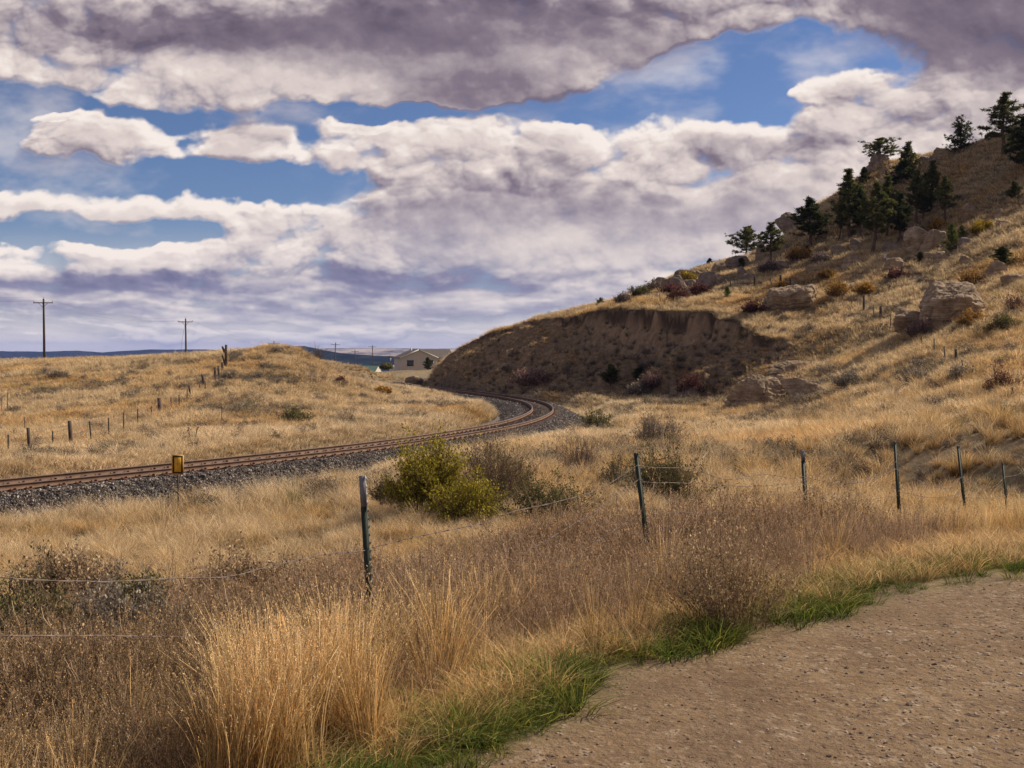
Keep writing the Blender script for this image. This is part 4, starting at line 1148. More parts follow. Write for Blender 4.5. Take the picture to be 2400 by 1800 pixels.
# ------------------------------------------------------------------ rocks
def rock_mat(name, c0, c1, c2):
    m, N = mat_new(name)
    tc = N.n('ShaderNodeTexCoord').outputs['Object']
    n1 = N.noise(tc, 1.1, 7, 0.62); st = N.noise(N.v('MULTIPLY', tc, (0.5, 0.5, 5.0)), 1.6, 6, 0.6); n2 = N.noise(tc, 9.0, 6, 0.7)
    col = N.ramp(N.m('ADD', N.m('MULTIPLY', n1, 0.6), N.m('MULTIPLY', st, 0.4)), [(0.34, c0), (0.5, c1), (0.66, c2)])
    col = N.mix(N.rng(n2, 0.56, 0.7, 0, 0.55), col, (0.07, 0.055, 0.045))          # lichen and pits
    col = N.mix(N.rng(N.noise(tc, 0.7, 4, 0.5), 0.55, 0.7, 0, 0.4), col, (0.36, 0.22, 0.10))
    b = N.n('ShaderNodeBump'); b.inputs['Strength'].default_value = 0.9; b.inputs['Distance'].default_value = 0.12
    N.put(b.inputs['Height'], N.m('ADD', N.m('MULTIPLY', st, 0.8), N.m('MULTIPLY', n2, 0.35)))
    surf(N, col, 0.92, 0.15, normal=b.outputs[0])
    return m
sandstone = rock_mat('sandstone', (0.13, 0.09, 0.058), (0.30, 0.215, 0.135), (0.50, 0.395, 0.275))
darkstone = rock_mat('weathered_sandstone', (0.12, 0.09, 0.07), (0.22, 0.165, 0.125), (0.34, 0.27, 0.20))
_ICO = {}
def rock_mesh(seed, sx, sy, sz, sub=4, tilt_=(0, 0), cuts=9, flat=0.0):
    rs = RS(seed)
    if sub not in _ICO: _ICO[sub] = ico(sub)
    n, f = _ICO[sub]
    planes = [((rs.uniform(-0.12, 0.12), rs.uniform(-0.3, 0.0), 1), 0.80 - 0.2 * flat), ((0, 0, -1), 0.9)]
    for k in range(4):
        a = k * PI / 2 + rs.uniform(-0.5, 0.5)
        planes.append(((math.cos(a), math.sin(a), rs.uniform(-0.15, 0.5)), rs.uniform(0.74, 0.95)))
    for k in range(cuts + 6):
        v = rs.randn(3); v[2] = v[2] * 0.9 + 0.35; planes.append((v, rs.uniform(0.74, 1.0)))
    ps = []
    for v, d in planes:
        v = np.array(v, float); v /= np.linalg.norm(v)
        ps.append(d / np.maximum(n @ v, 0.05))
    ps = np.stack(ps, 1)
    ex = 22.0 if sub >= 4 else 12.0
    r = (np.sum(ps ** -ex, 1)) ** (-1 / ex)
    V = n * r[:, None]
    q = V * np.array([sx, sy, sz]); s0 = max(sx, sy)
    x, y, z = q[:, 0] / s0, q[:, 1] / s0, q[:, 2] / s0
    up = sst(n[:, 2], 0.3, 0.8)
    zz = z + 0.10 * perlin(x * 1.7 + seed, y * 1.7, seed) + tilt_[1] * 0.3 * x
    ledge = perlin(zz * 9, zz * 0 + seed * 1.7, seed + 2)
    ledge = np.sign(ledge) * np.abs(ledge) ** 0.5
    crack = 1 - sst(np.abs(perlin(x * 1.6 + 4, y * 1.6 + z * 1.2, seed + 9)), 0.0, 0.07)
    crack2 = 1 - sst(np.abs(perlin(x * 3.9, y * 3.9 - z * 3.1, seed + 11)), 0.0, 0.09)
    no = fbm(x * 2.6 + z * 2.1, y * 2.6 - z * 1.7, 6, seed, 0.6)
    k = 1 + 0.042 * ledge * (1 - 0.7 * up) + 0.13 * no - 0.07 * crack - 0.035 * crack2
    V = q * k[:, None]
    V[:, 2] += s0 * 0.05 * fbm(x * 5, y * 5, 4, seed + 5, 0.6) * up
    R = Matrix.Rotation(tilt_[0], 3, 'X') @ Matrix.Rotation(tilt_[1], 3, 'Y')
    return V @ np.array(R).T, f
def put_rock(px0, px1, yt, yb, label, seed, D=None, depth=0.8, tilt_=(0, 0), mat=None, group=None, cat='boulder', rz=0.0, cuts=9, flat=0.0, name='boulder', hk=1.0):
    mx = (px0 + px1) / 2
    p = hit(mx, yb, 140) if D is None else at(mx, yb, D)
    D = p.y
    w = (px1 - px0) / FPX * D; h = (yb - yt) / FPX * D * hk
    sub = 6 if (px1 - px0) > 100 else (5 if (px1 - px0) > 55 else (4 if (px1 - px0) > 26 else 3))
    v, f = rock_mesh(seed, w / 2 * 1.10, w / 2 * depth, h * 0.90, sub, tilt_, cuts, flat)
    me = np_mesh(name, v, F=f, mat=mat or sandstone, smooth=False)
    try: me.set_sharp_from_angle(angle=math.radians(28))
    except Exception: pass
    me.polygons.foreach_set('use_smooth', np.ones(len(me.polygons), dtype=bool))
    o = link(name, me, loc=(p.x, p.y + w / 2 * depth * 0.5, p.z + h * 0.36))
    o.rotation_euler = (0, 0, rz)
    return tag(o, label, cat, group)
def build_rocks():
    R = put_rock
    R(1797, 1928, 672, 727, 'broad flat-topped tan boulder on the grassy slope above the cut bank', 1, depth=0.75, tilt_=(0.10, -0.10), cuts=4, flat=0.5, rz=0.15)
    R(2165, 2322, 681, 757, 'largest tan boulder on the hillside, blocky with a cracked flat top', 2, depth=0.8, tilt_=(0.08, 0.02), cuts=3, flat=0.3, rz=-0.25)
    R(2100, 2243, 732, 770, 'long low rock ledge just below the largest boulder', 3, depth=0.35, tilt_=(0, 0.12), cuts=3, flat=0.3, cat='rock ledge')
    R(2100, 2126, 728, 772, 'small upright rock at the left end of the low ledge', 33, depth=0.8, cuts=5, cat='rock')
    R(2129, 2192, 534, 592, 'pale tilted outcrop slab below the pines', 4, depth=0.8, tilt_=(0.1, -0.45), cuts=5, cat='rock outcrop')
    R(2165, 2214, 538, 588, 'pale pointed rock leaning on the outcrop slab below the pines', 5, depth=0.8, tilt_=(0.0, 0.5), cuts=6, cat='rock outcrop')
    R(1981, 2018, 600, 628, 'small sunlit wedge of rock with a low green shrub before it', 6, tilt_=(0.0, 0.5), cat='rock')
    R(2076, 2122, 606, 632, 'rounded brown boulder left of the start of the foot path', 7)
    R(2162, 2192, 594, 616, 'grey rock beside the small dark juniper', 8, cat='rock')
    R(2186, 2223, 592, 617, 'pale mottled rock just left of the young bright pine', 9, cat='rock')
    R(2251, 2278, 601, 617, 'small pale triangular rock in grass right of the young bright pine', 10, tilt_=(0, 0.4), cat='rock')
    R(2322, 2362, 614, 651, 'upright grey mottled boulder below the dark green bush near the right edge', 11, depth=0.8, cuts=7)
    R(2352, 2412, 643, 662, 'low flat rock at the right edge of the slope', 12, depth=0.6, cat='rock', flat=0.4)
    R(2246, 2290, 558, 582, 'dark brown rock behind the young bright pine', 13, mat=darkstone, cat='rock')
    R(2336, 2368, 517, 535, 'small grey rock beside the yellow bush high on the slope', 14, cat='rock')
    R(2080, 2106, 651, 662, 'small flat rock below the reddish scrub on the slope', 15, cat='rock')
    R(2070, 2112, 568, 592, 'grey rock under the dark pines, left of the pale outcrop', 16, mat=darkstone, cat='rock')
    R(1722, 1852, 884, 955, 'cracked flat-topped rock at the foot of the right end of the bank', 17, depth=0.7, tilt_=(0.22, 0.16), cuts=5, flat=0.4)
    R(1813, 1920, 846, 877, 'long thin slab lying on the slope above the rocks at the bank foot', 18, depth=0.6, cuts=3, flat=0.6, cat='rock slab')
    R(1866, 1936, 899, 939, 'tilted slab with a sunlit edge right of the red-brown shrub', 19, tilt_=(0.1, 0.35), depth=0.7, cat='rock slab')
    R(1812, 1846, 880, 902, 'small tan block between the two slabs at the bank foot', 20, cat='rock')
    R(1595, 1650, 905, 936, 'rounded earth-coloured rock at the toe of the bank', 21, cat='rock', mat=darkstone)
    R(1568, 1592, 908, 930, 'small tan rock left of the red shrub at the toe of the bank', 22, cat='rock')
    # rocks along the upper skyline of the bank plateau
    R(1634, 1714, 640, 676, 'big dark boulder on the skyline rock pile', 23, mat=darkstone, tilt_=(0.1, 0.3), depth=0.8)
    R(1580, 1645, 632, 655, 'flat dark rock capping the skyline rock pile', 24, mat=darkstone, depth=0.7, flat=0.5, cat='rock')
    R(1548, 1572, 655, 684, 'upright dark rock at the left of the skyline rock pile', 25, mat=darkstone, cat='rock')
    R(1566, 1612, 650, 686, 'dark leaning rock under the cap of the skyline rock pile', 26, mat=darkstone, cat='rock', tilt_=(0, -0.4))
    R(1600, 1640, 656, 676, 'small brown rock in the gap of the skyline rock pile', 27, mat=darkstone, cat='rock')
    R(1535, 1562, 651, 668, 'lowest left rock of the skyline rock pile', 28, mat=darkstone, cat='rock')
    R(1669, 1706, 618, 645, 'tan rock on the skyline beside the little dark pine', 29, cat='rock')
    R(1728, 1750, 626, 656, 'blocky brown rock above the old fence', 30, mat=darkstone, cat='rock')
    R(1736, 1775, 641, 660, 'low flat brown rock above the old fence', 31, mat=darkstone, cat='rock', flat=0.5)
    R(1700, 1760, 600, 632, 'dark rock under the flat-crowned pine on the skyline', 32, mat=darkstone)
    R(1771, 1798, 572, 611, 'tall grey rock between the two skyline pines', 34, depth=0.7)
    R(1814, 1850, 613, 633, 'grey rocks below the slender skyline pine', 35, cat='rock', mat=darkstone)
    R(1826, 1844, 566, 585, 'small sunlit rock right of the slender skyline pine', 36, cat='rock')
    R(1890, 1922, 622, 634, 'low grey rock half buried in the slope', 37, cat='rock')
    R(1836, 1890, 498, 556, 'steep dark slab forming the skyline left of the pines', 38, mat=darkstone, tilt_=(0, -0.7), depth=0.8, cuts=5, D=145)
    R(2030, 2104, 366, 430, 'big crag on the skyline below the spreading pine', 39, mat=darkstone, depth=0.9, cuts=8, D=141)
    R(2074, 2104, 384, 406, 'sunlit rock face on the skyline crag', 40, D=138.5, tilt_=(0, 0.4), cat='rock')
    R(2060, 2084, 404, 424, 'rounded tan rock at the foot of the skyline crag', 41, D=138, cat='rock')
    R(2062, 2094, 420, 444, 'small tan rock below the skyline crag', 42, cat='rock')
    R(2104, 2140, 376, 398, 'flat brown rock right of the skyline crag', 43, mat=darkstone, flat=0.5, cat='rock')
    R(2156, 2184, 366, 384, 'dark pointed rock on the skyline between crag and dead-topped tree', 44, mat=darkstone, cat='rock')
    R(2190, 2230, 348, 372, 'tan rounded rock on the skyline left of the dead-topped tree', 45)
    R(2180, 2212, 362, 378, 'brown rock just below the rounded skyline rock', 46, mat=darkstone, cat='rock')
    R(2316, 2374, 318, 352, 'dark crag behind the tallest pine', 47, mat=darkstone, D=131)
    R(2250, 2296, 478, 512, 'pale grey tilted slab in the shade of the upper slope', 48, depth=0.5, tilt_=(0.3, -0.5), cat='rock slab', flat=0.5)
    R(2333, 2352, 488, 512, 'narrow grey rock in the shade of the upper slope', 49, depth=0.6, cat='rock')
    R(1995, 2030, 560, 582, 'grey rock in the shade beneath the tall pines', 50, mat=darkstone, cat='rock')
    R(1950, 1985, 575, 592, 'low grey rock in the shade right of the dark pine', 51, mat=darkstone, cat='rock')
    R(955, 990, 882, 894, 'small pale rocks beside the track below the beige house', 52, D=150, cat='rock')
build_rocks()

# ------------------------------------------------------------------ trees
bark = noisy_mat('pine_bark', [(0.05, 0.035, 0.028), (0.11, 0.075, 0.055), (0.17, 0.115, 0.08)], 5.0, 0.95, 0.6, 0.03, stretch=(1, 1, 0.3))
def crown_mat(name, a, b, c):
    m, N = mat_new(name)
    r = N.attr('r'); h = N.attr('h')
    col = N.ramp(r, [(0.0, a), (0.6, b), (1.0, c)])
    surf(N, col, trans=0.38)
    return m
needle = crown_mat('pine_needles', (0.04, 0.048, 0.018), (0.12, 0.125, 0.045), (0.30, 0.27, 0.10))
needle_dark = crown_mat('juniper_needles', (0.025, 0.033, 0.015), (0.065, 0.076, 0.03), (0.15, 0.15, 0.06))
needle_young = crown_mat('young_pine_needles', (0.05, 0.08, 0.02), (0.12, 0.16, 0.035), (0.22, 0.25, 0.07))
def pine(seed, h=8.0, w=2.2, base=0.25, nl=46, kind='pine', nm='pine_tree', mat=None, dens=1.0, topbare=0.0, lean=0.0, irregular=0.35):
    """trunk with limbs, and a crown of needle clumps along the limbs"""
    rs = RS(seed)
    t = np.linspace(0, 1, 14)
    sway = np.cumsum(rs.randn(14, 2) * 0.05, axis=0) * (h / 8)
    T = np.stack([sway[:, 0] + lean * h * t, sway[:, 1], h * (t * 1.0)], 1)
    T -= T[0] * np.array([1, 1, 0])
    Tfull = np.vstack([[T[0] + np.array([0, 0, -1.6])], T])
    R0 = 0.018 * h + 0.03
    trunk = [tube(Tfull, np.r_[R0 * 1.35, np.interp(t, [0, 0.05, 1], [R0 * 1.25, R0, 0.02])], 8)]
    crown = []
    for k in range(nl):
        f = base + (1 - base) * ((k + rs.rand()) / nl) ** 0.9
        p = np.array([np.interp(f, t, T[:, i]) for i in range(3)])
        g = (f - base) / (1 - base)
        if kind == 'pine':
            prof = (0.42 + 0.75 * math.sin(min(1, g * 1.12 + 0.10) * PI) ** 0.8) * (1 - g * 0.45)
            el = rs.uniform(-0.05, 0.5) + 0.5 * g
        elif kind == 'flat':
            prof = 0.35 + 1.0 * sst(np.array(g), 0.2, 0.7) * (1 - 0.35 * g); prof = float(prof)
            el = rs.uniform(0.1, 0.7)
        else:
            prof = (1 - g) ** 0.7 * (0.65 + 0.35 * min(1, g * 6)) + 0.08
            el = rs.uniform(0.2, 0.9) + 0.3 * g
        L = w * 0.5 * prof * rs.uniform(1 - irregular, 1 + irregular * 0.7)
        a = k * 2.4 + rs.rand() * 0.9
        d = np.array([math.cos(a) * math.cos(el), math.sin(a) * math.cos(el), math.sin(el)])
        q = np.linspace(0, 1, 6)[:, None]
        B = p + d * L * q + np.array([0, 0, 0.16]) * L * q ** 2 * (1 if kind != 'young' else 0.6) + rs.randn(6, 3) * 0.03 * q
        trunk.append(tube(B, np.linspace(0.012 * h * (1 - f) + 0.016, 0.008, 6), 4))
        if topbare and f > 1 - topbare and rs.rand() < 0.85:
            continue
        ncl = max(3, int((3.2 + L * 5.0) * dens))
        for c in range(ncl):
            u = rs.uniform(0.28 if kind != 'pine' else 0.42, 1.05)
            C = np.array([np.interp(u, q[:, 0], B[:, i]) for i in range(3)]) + rs.randn(3) * np.array([0.13, 0.13, 0.06]) * L
            cr = rs.uniform(0.15, 0.30) * (h / 8) ** 0.5 * (1.15 if kind == 'pine' else 0.95)
            n = int(26 * dens ** 0.3)
            dv = rs.randn(n, 3); dv[:, 2] += 0.55; dv /= np.linalg.norm(dv, axis=1)[:, None]
            s = np.cross(dv, rs.randn(n, 3)); s /= np.linalg.norm(s, axis=1)[:, None]
            Ln = cr * rs.uniform(0.6, 1.25, n)[:, None]; wd = cr * 0.20
            c0 = C + dv * cr * 0.12
            V = np.stack([c0 - s * wd * 0.5, c0 + s * wd * 0.5, c0 + dv * Ln + s * wd * 0.35, c0 + dv * Ln - s * wd * 0.35], 1).reshape(-1, 3)
            tone = np.clip(rs.rand() * 0.55 + 0.45 * rs.rand(n), 0, 1)
            crown.append((V, np.arange(n * 4).reshape(n, 4), np.full(n * 4, g), np.repeat(tone, 4)))
    tm = mesh_from('trunk', trunk, bark, True)
    cm = mesh_from('crown', crown, mat or needle)
    return tm, cm, h, w
def put_tree(P, px, yt, yb, wpx, label, name, cat, D=None, group=None, rz=0.0, tone=None):
    tm, cm, h, w = P
    p = hit(px, yb, 150) if D is None else at(px, yb, D)
    sz = (yb - yt) / FPX * p.y / h; sx = 1.22 * wpx / FPX * p.y / w
    e = empty(name, p, rz)
    e.scale = (sx, sx, sz)
    tag(e, label, cat, group)
    link('trunk', tm, e); link('crown', cm, e)
    return e
def build_trees():
    A = pine(1, 8, 3.0, 0.30, 44, 'pine'); B = pine(2, 8, 2.8, 0.22, 50, 'pine', irregular=0.5); C = pine(3, 9, 3.0, 0.34, 40, 'pine', irregular=0.55)
    F = pine(4, 6, 4.4, 0.24, 50, 'pine', irregular=0.6, dens=1.2); J = pine(5, 5, 2.6, 0.04, 60, 'juniper', mat=needle_dark, dens=1.3); Y = pine(6, 4, 2.2, 0.10, 40, 'young', mat=needle_young, dens=1.1)
    K = pine(7, 7, 4.0, 0.18, 60, 'juniper', mat=needle_dark, dens=0.9, topbare=0.22, irregular=0.5); E = pine(8, 8, 3.4, 0.26, 60, 'pine', mat=needle_dark, irregular=0.5, dens=1.1)
    S = pine(9, 2, 1.6, 0.05, 34, 'juniper', mat=needle_dark, dens=1.6)
    T = put_tree
    g = 'pines on the hillside'
    T(F, 1750, 536, 613, 62, 'flat-crowned pine standing leftmost on the skyline rocks', 'pine_tree', 'pine tree', 150)
    T(C, 1806, 526, 628, 48, 'slender upright pine beside the flat-crowned skyline pine', 'pine_tree', 'pine tree')
    T(E, 1903, 470, 582, 68, 'dark bushy pine in front of the steep skyline slab', 'pine_tree', 'pine tree')
    T(B, 1994, 404, 560, 60, 'tall open pine at the left of the dense grove', 'pine_tree', 'pine tree')
    T(J, 2026, 394, 470, 40, 'dark juniper behind the tall open pine of the grove', 'juniper_tree', 'juniper', 138)
    T(A, 2046, 436, 598, 64, 'tallest pine of the grove, with sunlit olive needles', 'pine_tree', 'pine tree')
    T(F, 2062, 327, 384, 66, 'spreading pine on top of the skyline crag', 'pine_tree', 'pine tree', 142, rz=1.0)
    T(C, 2124, 338, 470, 44, 'narrow dark pine with a lone tuft on top, right of the crag', 'pine_tree', 'pine tree', 134, rz=2.0)
    T(E, 2112, 382, 480, 52, 'dark pine crowding the foot of the narrow pine', 'pine_tree', 'pine tree', 133, rz=2.6)
    T(A, 2147, 404, 534, 42, 'pine with a bare lower trunk in the middle of the slope grove', 'pine_tree', 'pine tree', rz=2.2)
    T(E, 2106, 458, 574, 44, 'very dark pine low in the grove above the grey rocks', 'pine_tree', 'pine tree', rz=4.0)
    T(B, 2180, 382, 500, 44, 'hazy thin pine right of the bare-trunked one', 'pine_tree', 'pine tree', rz=3.3)
    T(C, 2217, 418, 531, 38, 'rightmost thin pine of the slope grove', 'pine_tree', 'pine tree', rz=5.0)
    T(B, 2080, 420, 560, 46, 'half hidden pine behind the tallest pine of the grove', 'pine_tree', 'pine tree', rz=1.1)
    T(E, 2020, 450, 566, 46, 'low dark pine filling the gap left of the tallest pine of the grove', 'pine_tree', 'pine tree', rz=0.4)
    T(A, 1966, 470, 566, 34, 'short pine at the left foot of the tall open pine', 'pine_tree', 'pine tree', rz=0.9)
    T(E, 2165, 440, 520, 34, 'low dark pine between the bare-trunked and the hazy thin pine', 'pine_tree', 'pine tree', rz=5.5)
    T(K, 2250, 274, 388, 64, 'round juniper with a dead spiky top on the skyline', 'juniper_tree', 'juniper', 132)
    T(C, 2347, 226, 380, 68, 'tallest layered pine standing on the hilltop', 'pine_tree', 'pine tree', 122, rz=0.7)
    T(E, 2402, 280, 420, 66, 'black-green pine cut by the right edge of the view', 'pine_tree', 'pine tree', 114, rz=1.7)
    T(S, 2311, 319, 347, 22, 'tiny dark juniper on the skyline left of the hilltop pine', 'juniper_tree', 'juniper', 131)
    T(S, 2377, 430, 472, 38, 'dark juniper bush alone on the shaded upper slope', 'juniper_tree', 'juniper')
    T(Y, 2228, 527, 598, 38, 'young bright yellow-green pine beside the pale outcrop', 'young_pine', 'young pine')
    T(Y, 2256, 529, 564, 28, 'smaller bright pine just behind the young yellow-green one', 'young_pine', 'young pine', rz=2.0)
    T(S, 2350, 583, 628, 58, 'spreading dark green juniper behind the upright mottled boulder', 'juniper_tree', 'juniper', rz=1)
    T(Y, 1704, 672, 702, 22, 'little green pine alone in the pale grass of the plateau', 'young_pine', 'young pine', rz=1.0)
    T(J, 1664, 606, 640, 26, 'small dark pine on the skyline above the rock pile', 'pine_tree', 'pine tree', 147, rz=1)
    T(F, 1407, 699, 727, 17, 'tiny pine alone on the skyline at the left end of the plateau', 'pine_tree', 'pine tree', 128, rz=1)
    T(S, 1738, 606, 630, 26, 'small round juniper under the flat-crowned skyline pine', 'juniper_tree', 'juniper', rz=2)
    T(S, 1891, 578, 600, 20, 'small round juniper at the foot of the dark bushy pine', 'juniper_tree', 'juniper', rz=3)
    T(Y, 1993, 609, 628, 16, 'low green shrub in front of the small sunlit wedge rock', 'young_pine', 'young pine', rz=3)
    T(S, 2156, 592, 620, 24, 'small dark juniper left of the grey rocks', 'juniper_tree', 'juniper', rz=4)
    T(S, 1500, 864, 892, 46, 'low round green juniper on the lower cut bank', 'juniper_tree', 'juniper', rz=1.5)
    T(S, 1432, 858, 904, 46, 'dark juniper in the shade at the foot of the cut bank', 'juniper_tree', 'juniper', rz=0.5)
    T(J, 1003, 838, 868, 24, 'small round pine in front of the beige house', 'pine_tree', 'pine tree', 235)
    # dead sapling on the bank
    rs = RS(5); parts = [tube([(0, 0, -0.5), (0.02, 0, 0.7), (-0.03, 0.02, 1.6)], [0.05, 0.04, 0.015], 5)]
    for k in range(16):
        z = 0.5 + k * 0.07; a = rs.rand() * 6.28; L = 0.7 * (1.1 - k / 18)
        parts.append(tube([(0, 0, z), (math.cos(a) * L * 0.6, math.sin(a) * L * 0.6, z + 0.08), (math.cos(a) * L, math.sin(a) * L, z + 0.02)], [0.022, 0.014, 0.008], 3))
    p = hit(1563, 812)
    tag(link('dead_sapling', mesh_from('dead_sapling', parts, bark), loc=p), 'bare dead sapling standing on the cut bank', 'dead tree')
    # leafless tree beyond the mound, left of the houses
    parts = [tube([(0, 0, -3), (0, 0, 1.5), (0.2, 0, 3)], [0.2, 0.16, 0.1], 6)]
    for k in range(90):
        a = rs.rand() * 6.28; el = rs.uniform(0.3, 1.5); s0 = np.array([0.1, 0, rs.uniform(0.8, 3)]); d = np.array([math.cos(a) * math.cos(el), math.sin(a) * math.cos(el), math.sin(el)])
        L = rs.uniform(1.5, 3.2); e = s0 + d * L + rs.randn(3) * 0.3
        parts.append(tube([s0, (s0 + e) / 2 + rs.randn(3) * 0.2, e], [0.05, 0.035, 0.015], 3))
    tw = noisy_mat('grey_twigs', [(0.09, 0.07, 0.06), (0.17, 0.135, 0.12)], 3, 0.9)
    tag(link('bare_tree', mesh_from('bare_tree', parts, tw), loc=at(745, 872, 215)), 'leafless grey tree just beyond the end of the mound', 'bare tree')
build_trees()

# ------------------------------------------------------------------ shrubs
def shrub(seed, n, h, rad, twigs=9, leaf=0.0, nl=0, leafband=(0.3, 1.0), stem=0.007, up=0.25, seg=5, lop=(0, 0)):
    """many stems rising and spreading from a root, side twigs, optional leaves: (twig parts, leaf parts)"""
    rs = RS(seed)
    a = rs.rand(n) * 6.28; el = rs.uniform(up, 1.5, n)
    base = np.stack([np.cos(a), np.sin(a), np.zeros(n)], 1) * (rs.rand(n) ** 0.7 * rad * 0.45)[:, None]
    d = np.stack([np.cos(a) * np.cos(el), np.sin(a) * np.cos(el), np.sin(el)], 1)
    lim = 1 / np.sqrt((d[:, 0] ** 2 + d[:, 1] ** 2) / rad ** 2 + d[:, 2] ** 2 / h ** 2)
    lump = 1 + 0.22 * np.sin(a * 3 + seed) + 0.15 * np.sin(a * 5 + 2 * seed)
    L = lim * rs.uniform(0.62, 1.05, n) * lump
    t = np.linspace(0, 1, seg + 1)
    P = base[:, None] * (1 - t)[None, :, None] + d[:, None] * t[None, :, None] * L[:, None, None]
    P += np.cumsum(rs.randn(n, seg + 1, 3) * 0.028 * h, axis=1) * t[None, :, None] ** 0.5
    P[:, :, 0] += lop[0] * t ** 2; P[:, :, 1] += lop[1] * t ** 2
    P[:, :, 2] = np.maximum(P[:, :, 2] + 0.10 * h * (t * (1 - t))[None] * 2, -0.05)
    def ribbon(P, w, h0, h1):
        n_, k, _ = P.shape
        out = []
        for q in range(2):
            s = rs.randn(n_, 1, 3); s /= np.linalg.norm(s, axis=2)[:, :, None]
            ww = w * np.linspace(1, 0.3, k)[None, :, None] * 0.5
            V = np.stack([P - s * ww, P + s * ww], 2).reshape(-1, 3)
            i = (np.arange(n_)[:, None] * k * 2 + np.arange(k - 1)[None] * 2).ravel()
            out.append((V, np.stack([i, i + 1, i + 3, i + 2], 1), np.repeat(np.tile(np.linspace(h0, h1, k), n_), 2), np.repeat(rs.rand(n_), 2 * k)))
        return out
    parts = ribbon(P, stem * 2.0, 0, 0.6)
    m = n * twigs
    i = rs.randint(0, n, m); f = rs.uniform(0.25, 1.0, m) * seg; k = np.minimum(f.astype(int), seg - 1)
    S = P[i, k] + (P[i, k + 1] - P[i, k]) * (f - k)[:, None]
    dd = d[i] + rs.randn(m, 3) * 0.55; dd[:, 2] += 0.25; dd /= np.linalg.norm(dd, axis=1)[:, None]
    Lt = h * rs.uniform(0.10, 0.27, m)
    tt = np.linspace(0, 1, 3)
    Q = S[:, None] + dd[:, None] * tt[None, :, None] * Lt[:, None, None] + rs.randn(m, 3, 3) * 0.012 * tt[None, :, None]
    Q[:, :, 2] = np.maximum(Q[:, :, 2], -0.02)
    parts += ribbon(Q, stem * 0.85, 0.5, 1.0)
    leaves = []
    if nl:
        j = rs.randint(0, m, m * nl)
        C = Q[j, 1] + (Q[j, 2] - Q[j, 1]) * rs.rand(len(j), 1) * 1.1 + rs.randn(len(j), 3) * leaf * 0.7
        g = C[:, 2] / h
        keep = (g > leafband[0]) & (g < leafband[1] + 0.5)
        C = C[keep]
        leaves.append(slips(rs, C, leaf, 1.9, hval=np.clip(C[:, 2] / h, 0, 1)))
    return parts, leaves
m_twig = leaf_mat('brown_twigs', [(0, (0.08, 0.06, 0.05)), (0.6, (0.19, 0.14, 0.12)), (1, (0.32, 0.235, 0.195))], [(1, 1, 1), (1, 1, 1)], 0.1)
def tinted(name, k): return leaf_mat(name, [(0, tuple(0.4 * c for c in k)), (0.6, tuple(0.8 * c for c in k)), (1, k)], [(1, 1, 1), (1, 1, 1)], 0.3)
def fix_tone(m):
    # one-off shrubs are not instanced: their tone is fixed
    for nd in m.node_tree.nodes:
        if nd.type == 'ATTRIBUTE' and nd.attribute_name == 'tone': nd.attribute_type = 'GEOMETRY'
    return m
m_twig = fix_tone(m_twig)
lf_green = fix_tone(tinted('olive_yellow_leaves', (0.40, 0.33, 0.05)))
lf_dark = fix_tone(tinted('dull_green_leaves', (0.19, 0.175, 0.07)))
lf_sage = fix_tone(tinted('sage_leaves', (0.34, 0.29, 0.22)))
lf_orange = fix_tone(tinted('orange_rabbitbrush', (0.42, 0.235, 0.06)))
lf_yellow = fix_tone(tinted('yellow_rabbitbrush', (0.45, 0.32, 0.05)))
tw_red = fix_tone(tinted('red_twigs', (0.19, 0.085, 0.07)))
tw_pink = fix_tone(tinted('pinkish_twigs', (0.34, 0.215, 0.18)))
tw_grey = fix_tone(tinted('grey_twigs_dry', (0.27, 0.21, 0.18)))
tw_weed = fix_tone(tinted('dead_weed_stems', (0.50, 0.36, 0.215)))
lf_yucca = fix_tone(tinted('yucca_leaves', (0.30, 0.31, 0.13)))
def put_shrub(px, yb, wpx, hpx, label, seed, leafm, twigm=None, n=60, twigs=8, nl=3, lpx=4.0, D=None, cat='shrub', name='shrub', group=None, band=(0.1, 1.0), up=0.2, stem=None):
    p = hit(px, yb) if D is None else at(px, yb, D)
    s = p.y / FPX
    w, l = shrub(seed, int(n * 1.4), hpx * s, wpx * s / 2, int(twigs * 1.6), max(lpx * s, 0.018), nl, band, stem or max(0.005, 0.62 * s), up)
    e = empty(name, p)
    tag(e, label, cat, group)
    link('branches', mesh_from('branches', w, twigm or m_twig), e)
    if l: link('leaves', mesh_from('leaves', l, leafm), e)
    return e
